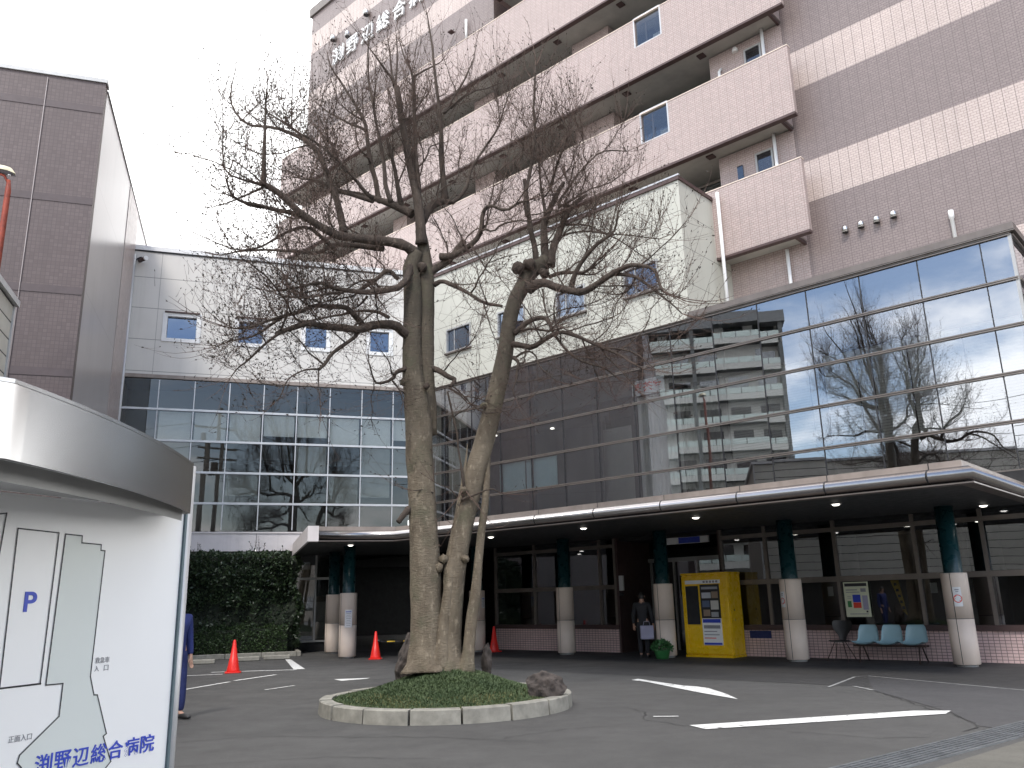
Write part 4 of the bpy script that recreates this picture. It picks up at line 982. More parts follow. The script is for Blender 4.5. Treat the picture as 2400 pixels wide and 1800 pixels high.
# posters, banner
po = thing('poster', 'cream poster with coloured panels on the window above the seats', 'poster', FM, -7.52, 20.07, .94)
MB().box(-7.81, -7.24, 20.072, 20.085, .94, 1.73).build('sheet', M['poster'], po)
for (a0, a1, z0, z1, mt) in ((-7.78, -7.27, 1.63, 1.70, 'ink'), (-7.62, -7.44, 1.27, 1.44, 'blue_ink'), (-7.62, -7.44, 1.14, 1.265, 'red_ink'), (-7.75, -7.66, 1.16, 1.30, 'green_pot'), (-7.76, -7.5, 1.54, 1.56, 'ink_grey'), (-7.76, -7.45, 1.49, 1.505, 'ink_grey'), (-7.42, -7.30, 1.5, 1.58, 'ink_grey'),
                             (-7.74, -7.66, 1.40, 1.41, 'ink_grey'), (-7.74, -7.66, 1.36, 1.37, 'ink_grey'), (-7.40, -7.28, 1.10, 1.42, 'lavender'), (-7.34, -7.30, 1.04, 1.08, 'ink'), (-7.72, -7.3, 1.0, 1.015, 'ink_grey')):
    MB().box(a0, a1, 20.068, 20.0718, z0, z1).build('print', M[mt], po)
bnr = thing('banner', 'narrow yellow tapering banner hanging inside the window', 'banner', FM, -6.7, 20.3, .9)
MB().plate([(-6.80, 1.74), (-6.62, 1.74), (-6.52, .96), (-6.60, 1.05)], 20.30, 20.305).build('cloth', M['banner'], bnr)
for i in range(5): MB().box(-6.73 + i * .028, -6.67 + i * .028, 20.297, 20.2995, 1.62 - i * .13, 1.68 - i * .13).build('mark', M['ink'], bnr)
for a, z, w_, h_, lab in ((-8.25, 1.42, .13, .22, 'small white sheet on the window left of the cream poster'), (-5.93, 1.44, .14, .22, 'white sheet on the window right of the yellow banner'), (-5.62, 1.52, .2, .12, 'white sheet on the window close to the right hand column')):
    o = thing('window_notice', lab, 'notice', FM, a, 20.22, z); MB().box(a, a + w_, 20.215, 20.222, z, z + h_).build('sheet', M['paper'], o)

# ------------------------------------------------------------------ cones and bar
def cone(x, y, label, rz=0.3):
    t = thing('traffic_cone', label, 'cone', FW, x, y, 0, 'red traffic cones on the forecourt')
    pr = [(.150, .03), (.145, .06), (.092, .34), (.088, .345), (.058, .56), (.055, .565), (.030, .735), (.022, .75), (.018, .75)]
    MB().lathe(pr, (x, y, 0), 28).build('body', M['cone'], t)
    s_ = .185; cr, sr = cos(rz), sin(rz); P = []
    for u, v in ((-1, -.75), (-.75, -1), (.75, -1), (1, -.75), (1, .75), (.75, 1), (-.75, 1), (-1, .75)): P.append((x + s_ * (u * cr - v * sr), y + s_ * (u * sr + v * cr)))
    MB().prism(P, .0, .03).build('base', M['cone'], t, bevel=.006); return t
cone(-6.80, 20.66, 'red traffic cone standing alone on white lines in front of the hedge')
cone(-4.03, 24.37, 'red traffic cone in front of the dark driveway, left of the trunk', .1)
cone(-.74, 26.4, 'red traffic cone against the pink tiled low wall', .7)
br = thing('cone_bar', 'yellow and black striped bar at the driveway behind the trunk', 'barrier bar', FW, -3, 24.7, .45)
p0, p1 = Vector((-3.95, 24.4, .46)), Vector((-1.75, 25.15, .46)); 
for i in range(10): MB().tube([p0.lerp(p1, i / 10), p0.lerp(p1, (i + 1) / 10)], .018, 10).build('stripe', M['black'] if i % 2 == 0 else M['banner'], br)
MB().tube([p1 - Vector((0, 0, .46)), p1], .014, 8).build('stand', M['black'], br)
MB().tube([p0 - Vector((0, 0, .0)), p0 + Vector((0, 0, .06))], .07, 12).build('ring', M['black'], br)

# ------------------------------------------------------------------ lamp post at the left edge
lpo = thing('lamp_post', 'rusty red lamp post with weathered cream head at the left edge', 'street lamp', FW, -11.12, 16.62, 0)
MB().tube([(-11.12, 16.62, 0), (-11.12, 16.62, 10.6), (-11.13, 16.61, 10.86)], [.085, .06, .035], 12).build('pole', M['rust'], lpo)
MB().tube([(-11.12, 16.64, 10.75), (-11.25, 16.62, 10.98), (-11.5, 16.55, 11.06)], .03, 8).build('arm', M['rust'], lpo)
vs = []; nn, mm = 10, 9
for j in range(mm + 1):
    t_ = j / mm; x = -11.95 + .93 * t_; rw = .16 * sqrt(max(0, 1 - (2 * t_ - 1) ** 4)) + .005; top = .15 * sqrt(max(0, 1 - (2 * t_ - 1.0) ** 4)) + .003
    for i in range(nn + 1):
        a = pi * i / nn; vs.append((x, 16.52 + rw * cos(a) + .12 * t_, 11.03 + .12 * (1 - t_) + top * sin(a)))
MB().add(vs, [(j * (nn + 1) + i, j * (nn + 1) + i + 1, (j + 1) * (nn + 1) + i + 1, (j + 1) * (nn + 1) + i) for j in range(mm) for i in range(nn)], True).build('head', M['lamp_head'], lpo)
MB().add([(-11.9, 16.42, 11.13), (-11.06, 16.5, 11.02), (-11.06, 16.76, 11.02), (-11.9, 16.6, 11.13)], [(0, 1, 2, 3)]).build('lens', M['ink_grey'], lpo)
MB().lathe([(.03, -.03), (.035, 0)], (-11.14, 16.62, 11.0), 8).build('sensor', M['white'], lpo)

# ------------------------------------------------------------------ guide board at the left
S0, BB = 3.230, 3.316
gb = thing('guide_board', 'big white site map board under a curved steel hood in the left foreground', 'sign', FS, S0 - 1.5, BB, 0)
MB().box(S0 - 3.2, S0 - .002, BB, BB + .06, .35, 1.985).build('panel', M['white_sign'], gb)
MB().tube([(S0 + .035, BB + .02, 0), (S0 + .035, BB + .02, 2.23)], .030, 18).build('post', M['alu'], gb)
MB().box(S0 - .0005, S0 + .012, BB - .012, BB + .05, 0.0, 2.232).build('post_edge', plain('blue grey edge strip', (.10, .15, .17), .4), gb)
MB().tube([(S0 - 3.24, BB + .02, 0), (S0 - 3.24, BB + .02, 2.23)], .030, 18).build('post', M['alu'], gb)
MB().box(S0 - 3.2, S0 - .002, BB + .002, BB + .058, 0.05, .345).build('lower_panel', M['steel'], gb)
arc = []
for i in range(41):
    t_ = i / 40; a = -.135 - 2.93 * t_; h_ = min(-a, 3.2 + a); off = .085 + .70 * h_ - .12 * h_ * h_
    arc.append((S0 + a, BB - off))
ho = MB(); vs = []
for a, b in arc: vs += [(a, b, 1.955), (a, b, 2.19)]
ho.add(vs, [(2 * i, 2 * i + 1, 2 * i + 3, 2 * i + 2) for i in range(40)], True)
for (a, b), sg_ in ((arc[0], 1), (arc[-1], -1)): ho.add([(a, b, 1.955), (a, BB - .001, 1.955), (a, BB - .001, 2.19), (a, b, 2.19)], [(0, 1, 2, 3)])
ho.build('hood', M['steel'], gb)
MB().prism(arc + [(S0 - 3.2, BB + .1), (S0, BB + .1)], 2.192, 2.205).build('hood_top', M['steel'], gb)
inn = [(a, b + .02) for a, b in arc]
MB().prism(inn + [(S0 - 3.2, BB - .001), (S0, BB - .001)], 1.99, 2.0).build('hood_underside', M['alu'], gb)
arc2 = [(S0 + (a - S0) * .985 - .02, BB - (BB - b) * .80) for a, b in arc]
tr = MB(); vs = []
for a, b in arc2: vs += [(a, b, 1.92), (a, b, 1.989)]
tr.add(vs, [(2 * i, 2 * i + 1, 2 * i + 3, 2 * i + 2) for i in range(40)], True).build('hood_inner_rim', M['alu_dim'], gb)
def outline(name, pts, w_, closed=True, mat='ink'):
    mb = MB(); n = len(pts)
    for i in range(n if closed else n - 1):
        p, q = Vector(pts[i]), Vector(pts[(i + 1) % n]); d = (q - p)
        if d.length < 1e-6: continue
        d.normalize(); nr = Vector((-d.y, d.x)) * w_ / 2; p = p - d * w_ / 2; q = q + d * w_ / 2
        mb.add([(S0 + v.x, BB - .003, v.y) for v in (p - nr, q - nr, q + nr, p + nr)], [(0, 1, 2, 3)])
    return mb.build(name, M[mat], gb)
bld = [(-.675, 1.832), (-.591, 1.829), (-.589, 1.798), (-.486, 1.795), (-.485, 1.769), (-.463, 1.768), (-.474, 1.219), (-.446, 1.139), (-.428, 1.137), (-.360, .967), (-.376, .958), (-.322, .845), (-.378, .795), (-.40, .70), (-.72, .70), (-.751, .85), (-.765, .885), (-.758, .895), (-.778, .915), (-.771, .944), (-.610, 1.070), (-.608, 1.202), (-.689, 1.203)]
MB().plate([(S0 + a, z) for a, z in bld], BB - .0018, BB - .0002).build('map_building', M['map_fill'], gb)
outline('map_outline', bld, .0055); outline('map_outline', [(-.900, 1.842), (-.708, 1.835), (-.716, 1.212), (-.893, 1.210)], .0055)
outline('map_outline', [(-1.18, 1.86), (-.958, 1.90), (-.985, 1.35), (-1.2, 1.35)], .0055); outline('map_outline', [(-.715, 1.211), (-1.3, 1.206)], .007, False)
text_on('lettering', 'P', .1, M['blue_ink'], gb, S0 - .832, BB - .002, 1.503, width=.056, height=.082, depth=.001, bold=.02)
text_on('lettering', '救急車', .03, M['ink_grey'], gb, S0 - .456, BB - .002, 1.272, width=.076, height=.026, depth=.0005, bold=.005)
[text_on('lettering', q_, .03, M['ink_grey'], gb, S0 + x_, BB - .002, 1.238, width=.024, height=.024, depth=.0005, bold=.005) for q_, x_ in (('入', -.456), ('口', -.406))]
text_on('lettering', '正面入口', .03, M['ink_grey'], gb, S0 - .828, BB - .002, .996, width=.102, height=.026, depth=.0005, bold=.005)
for i, chh in enumerate('渕野辺総合病院'):
    text_on('lettering', chh, .08, M['blue_ink'], gb, S0 - .700 + i * .0895, BB - .004, .852, width=.080, height=.078, depth=.001, bold=.012)

# ------------------------------------------------------------------ round tree island with kerb stones, mound and grass
IX, IY, IR = -1.076, 13.0, 1.85
isl = thing('tree_island', 'round island edged with grey concrete kerb stones around the tree', 'kerb ring', FW, IX, IY, 0)
rk = random.Random(11); NS = 17
for i in range(NS):
    a0 = 2 * pi * (i + .25) / NS + .008; a1 = 2 * pi * (i + 1.25) / NS - .008; n = 6; P = []
    dr_ = rk.uniform(-.012, .012); dz = rk.uniform(-.010, .006)
    vs = []
    for k in range(n + 1):
        a = a0 + (a1 - a0) * k / n
        for r, z in ((IR, 0.0), (IR - .012, .178 + dz), (IR - .03, .19 + dz), (IR - .19, .19 + dz), (IR - .2, .05)):
            vs.append((IX + (r + dr_) * cos(a), IY + (r + dr_) * sin(a), z))
    fs = [(5 * k + q, 5 * k + 5 + q, 5 * k + 6 + q, 5 * k + 1 + q) for k in range(n) for q in range(4)] + [(0, 1, 2, 3, 4), tuple(5 * n + q for q in (4, 3, 2, 1, 0))]
    MB().add(vs, fs).build('kerb_stone', M['concrete'], isl)
def mound_z(x, y):
    r = min(1.0, hypot(x - IX, y - IY) / 1.66)
    bump_ = .03 * sin(x * 3.1 + 1) * cos(y * 2.7) + .015 * sin(x * 7.3) * sin(y * 6.1 + 2)
    return .155 + .34 * (0.5 + 0.5 * cos(pi * r ** 1.15)) + bump_ * (1 - r)
md = MB(); nr, na = 14, 48; vs = [(IX, IY, mound_z(IX, IY))]
for j in range(1, nr + 1):
    for k in range(na): r = 1.66 * j / nr; a = 2 * pi * k / na; x, y = IX + r * cos(a), IY + r * sin(a); vs.append((x, y, mound_z(x, y)))
md.add(vs, [(0, 1 + k, 1 + (k + 1) % na) for k in range(na)] + [(1 + (j - 1) * na + k, 1 + j * na + k, 1 + j * na + (k + 1) % na, 1 + (j - 1) * na + (k + 1) % na) for j in range(1, nr) for k in range(na)], True)
o = md.build('mound', M['soil']); o['kind'] = 'structure'
def grass(name, count, mat, rmin, seed, h0, h1, leafy=False, pred=None):
    rg = random.Random(seed); g = MB(); made = 0
    while made < count:
        r = 1.66 * sqrt(rg.uniform(rmin, 1.0)); a = rg.uniform(0, 2 * pi); x, y = IX + r * cos(a), IY + r * sin(a)
        if pred and not pred(x, y, rg): continue
        made += 1
        z = mound_z(x, y) - .004; h = rg.uniform(h0, h1); t_ = rg.uniform(0, 2 * pi); w_ = rg.uniform(.005, .010); lean = rg.uniform(.2, .9) * h
        dx, dy = cos(t_), sin(t_); px, py = -dy * w_, dx * w_
        if leafy:
            g.add([(x - px, y - py, z + h * .5), (x + dx * .020, y + dy * .020, z + h * .78), (x + px, y + py, z + h * .5), (x - dx * .014, y - dy * .014, z + h * .3)], [(0, 1, 2, 3)])
        else:
            g.add([(x - px, y - py, z), (x + px, y + py, z), (x + dx * lean * .45 + px * .6, y + dy * lean * .45 + py * .6, z + h * .65), (x + dx * lean, y + dy * lean, z + h)], [(0, 1, 2), (0, 2, 3)])
    o = g.build(name, mat); o['kind'] = 'stuff'; o['label'] = {'grass': 'short green ground cover on the round tree mound', 'clover': 'small round leaves in the grass of the tree mound', 'dry_grass': 'yellowish dry grass along the front of the mound'}[name]; return o
grass('grass', 34000, M['grass'], 0, 1, .018, .05)
grass('clover', 8000, M['grass'], 0, 2, .02, .05, True)
grass('dry_grass', 2200, M['grass_dry'], .45, 3, .02, .05, False, lambda x, y, rg: rg.random() < (.9 if y < IY - .55 else .12) * (.35 + .65 * (sin(x * 5 + y * 3) > .1)))
def rock(label, cx, cy, cz, sx, sy, sz, seed, rz=0., tilt=0.):
    bm = bmesh.new(); bmesh.ops.create_icosphere(bm, subdivisions=4, radius=1.0); rg = random.Random(seed)
    pl_ = [(Vector((rg.uniform(-1, 1), rg.uniform(-1, 1), rg.uniform(-.6, 1))).normalized(), rg.uniform(.55, .85)) for _ in range(13)]
    from mathutils import noise
    rot = Euler((tilt, 0, rz)).to_matrix()
    for v in bm.verts:
        p = v.co.copy()
        for nn_, d in pl_:
            k = p.dot(nn_)
            if k > d: p -= nn_ * (k - d) * .92
        p *= 1 + .13 * noise.noise(p * 2.6 + Vector((seed, 0, 0))) + .07 * noise.noise(p * 7 + Vector((0, seed, 0)))
        v.co = rot @ Vector((p.x * sx, p.y * sy, p.z * sz))
    me = bpy.data.meshes.new('rock'); bm.to_mesh(me); bm.free(); me.materials.append(M['rock'])
    o = bpy.data.objects.new('rock', me); COL.objects.link(o); o.location = (cx, cy, cz); tag(o, label, 'rock'); return o
rock('rough dark brown rock on the right edge of the tree island', .36, 12.42, .33, .33, .24, .22, 4, .25, .15)
rock('tall leaning dark grey rock behind the left side of the trunk', -1.70, 13.55, .62, .23, .20, .50, 9, .4, .12)
rock('small pale grey rock behind the thin right hand stem', -.50, 13.35, .62, .09, .10, .28, 13, .2, .1)

# ------------------------------------------------------------------ the bare tree
TY = 13.05
tree = thing('bare_tree', 'large bare many stemmed tree with upright shoots on the round grassy island', 'tree', FW, -1.15, 13.05, .42)
def TP(px, py, dy=0.): return at_depth(px, py, TY + dy)
def smooth(P, k=2):
    for _ in range(k):
        Q = [P[0]]
        for i in range(len(P) - 1): Q += [P[i].lerp(P[i + 1], .25), P[i].lerp(P[i + 1], .75)]
        Q.append(P[-1]); P = Q
    return P
def limb(pts, r0, r1, d0=0., d1=0., knob=0.07, seed=0, sides=9, k=1):
    n = len(pts); rg = random.Random(seed + int(pts[0][0] + pts[-1][1]))
    L = [0.]
    for i in range(1, n): L.append(L[-1] + hypot(pts[i][0] - pts[i - 1][0], pts[i][1] - pts[i - 1][1]))
    P = [TP(p[0], p[1], d0 + (d1 - d0) * (L[i] / L[-1]) + (rg.uniform(-.06, .06) if 0 < i < n - 1 else 0)) for i, p in enumerate(pts)]
    P = smooth(P, k); m = len(P)
    r0, r1 = r0 * 1.14, r1 * 1.1
    R = [(r0 + (r1 - r0) * (i / (m - 1)) ** .8) * (1 + rg.uniform(-knob, knob)) for i in range(m)]
    return P, R, sides
Z = lambda ox, oy, s: (lambda *pts: [(ox + x * s, oy + y * s) for x, y in pts])
c1 = Z(450, 150, .27125); c2 = Z(450, 500, .27125); c3 = Z(650, 0, .27125); c4_ = Z(950, 100, .27125); c5 = Z(1050, 450, .27125); c6 = Z(800, 600, .3617); c7 = Z(680, 1150, .27125)

# stems
def stem(name, pts, d=0., seed=1, n=22):
    """pts: (px, py, radius in m); knobbly tapering stem with a flared foot"""
    rg = random.Random(seed); P = [TP(p[0], p[1], d if not isinstance(d, (list, tuple)) else d[0] + (d[1] - d[0]) * i / (len(pts) - 1)) for i, p in enumerate(pts)]; R = [p[2] for p in pts]
    Q, S = [], []
    for i in range(len(P) - 1):
        for j in range(5): t_ = j / 5; Q.append(P[i].lerp(P[i + 1], t_)); S.append((R[i] * (1 - t_) + R[i + 1] * t_) * 1.05)
    Q.append(P[-1]); S.append(R[-1] * 1.05)
    for _ in range(2):
        Q = [Q[0]] + [(Q[i - 1] + Q[i] * 2 + Q[i + 1]) / 4 for i in range(1, len(Q) - 1)] + [Q[-1]]
        S = [S[0]] + [(S[i - 1] + S[i] * 2 + S[i + 1]) / 4 for i in range(1, len(S) - 1)] + [S[-1]]
    mb = MB(); mb.tube(Q, S, n); from mathutils import noise
    for i, v in enumerate(mb.v):
        v = Vector(v); ring = min(i // n, len(Q) - 1); c = Q[ring]; off = v - c
        foot = max(0, 1 - ring / 6.0)
        lob = 1 + .09 * noise.noise(Vector((off.x * 6, off.y * 6, v.z * 1.3)) + Vector((seed, 0, 0))) + .05 * noise.noise(v * 9) + foot * .22 * sin(atan2(off.y, off.x) * 5 + seed)
        mb.v[i] = tuple(c + Vector((off.x * lob, off.y * lob, off.z)))
    return mb.build(name, M['bark'], tree)
stem('trunk', [(1003, 1572, .37), (1002, 1545, .29), (1003, 1500, .245), (1000, 1430, .228), (997, 1340, .222), (993, 1240, .215), (988, 1150, .205), (983, 1060, .205), (981, 990, .205), (975, 930, .185), (968, 880, .165), (966, 830, .155), (966, 780, .15), (968, 720, .145), (966, 670, .14), (962, 630, .135), (975, 590, .11)], 0, 1, 26)
stem('trunk', [(1003, 1020, .12), (1000, 930, .14), (997, 860, .135), (998, 790, .13), (1000, 720, .125), (1001, 650, .12), (996, 600, .11), (985, 540, .09)], .12, 2, 18)
stem('trunk', [(1052, 1575, .24), (1054, 1540, .17), (1057, 1475, .145), (1062, 1400, .15), (1066, 1340, .165), (1078, 1260, .155), (1098, 1170, .165), (1112, 1110, .165), (1128, 1060, .155), (1148, 985, .145), (1166, 910, .138), (1184, 830, .128), (1194, 750, .12), (1206, 705, .118), (1228, 665, .125), (1240, 636, .15), (1262, 622, .13), (1280, 605, .08)], [-.05, .12], 3, 22)
stem('trunk', [(1092, 1578, .13), (1098, 1530, .085), (1106, 1450, .085), (1115, 1390, .075), (1122, 1310, .062), (1129, 1240, .06), (1137, 1180, .055), (1140, 1140, .05), (1143, 1100, .04), (1147, 1050, .02), (1150, 1000, .008)], [-.12, .06], 4, 14)
stem('trunk', [(1030, 1570, .16), (1035, 1520, .11), (1042, 1450, .085), (1055, 1360, .075), (1068, 1270, .062), (1080, 1180, .052), (1086, 1130, .035), (1092, 1080, .018), (1096, 1040, .007)], [-.16, -.04], 5, 14)
# burrs and stubs on the stems
for i, (px, py, r_, d) in enumerate(((1040, 1310, .075, -.12), (1028, 1330, .08, -.1), (1088, 1150, .07, -.16), (1090, 1310, .06, -.16), (945, 895, .06, -.1), (1132, 950, .05, -.1), (1215, 628, .12, -.06), (1240, 620, .11, -.08), (1275, 640, .10, -.05), (1000, 905, .05, -.14), (960, 640, .09, -.1), (990, 625, .09, -.06))):
    c = TP(px, py, d); mb = MB(); mb.lathe([(0.001, -r_), (r_ * .75, -r_ * .6), (r_, 0), (r_ * .8, r_ * .55), (.001, r_ * .9)], tuple(c), 10); rg = random.Random(i)
    mb.v = [(x + rg.uniform(-.018, .018), y + rg.uniform(-.018, .018), z + rg.uniform(-.018, .018)) for x, y, z in mb.v]
    mb.build('burr', M['bark'] if i < 6 else M['bark_dark'], tree)

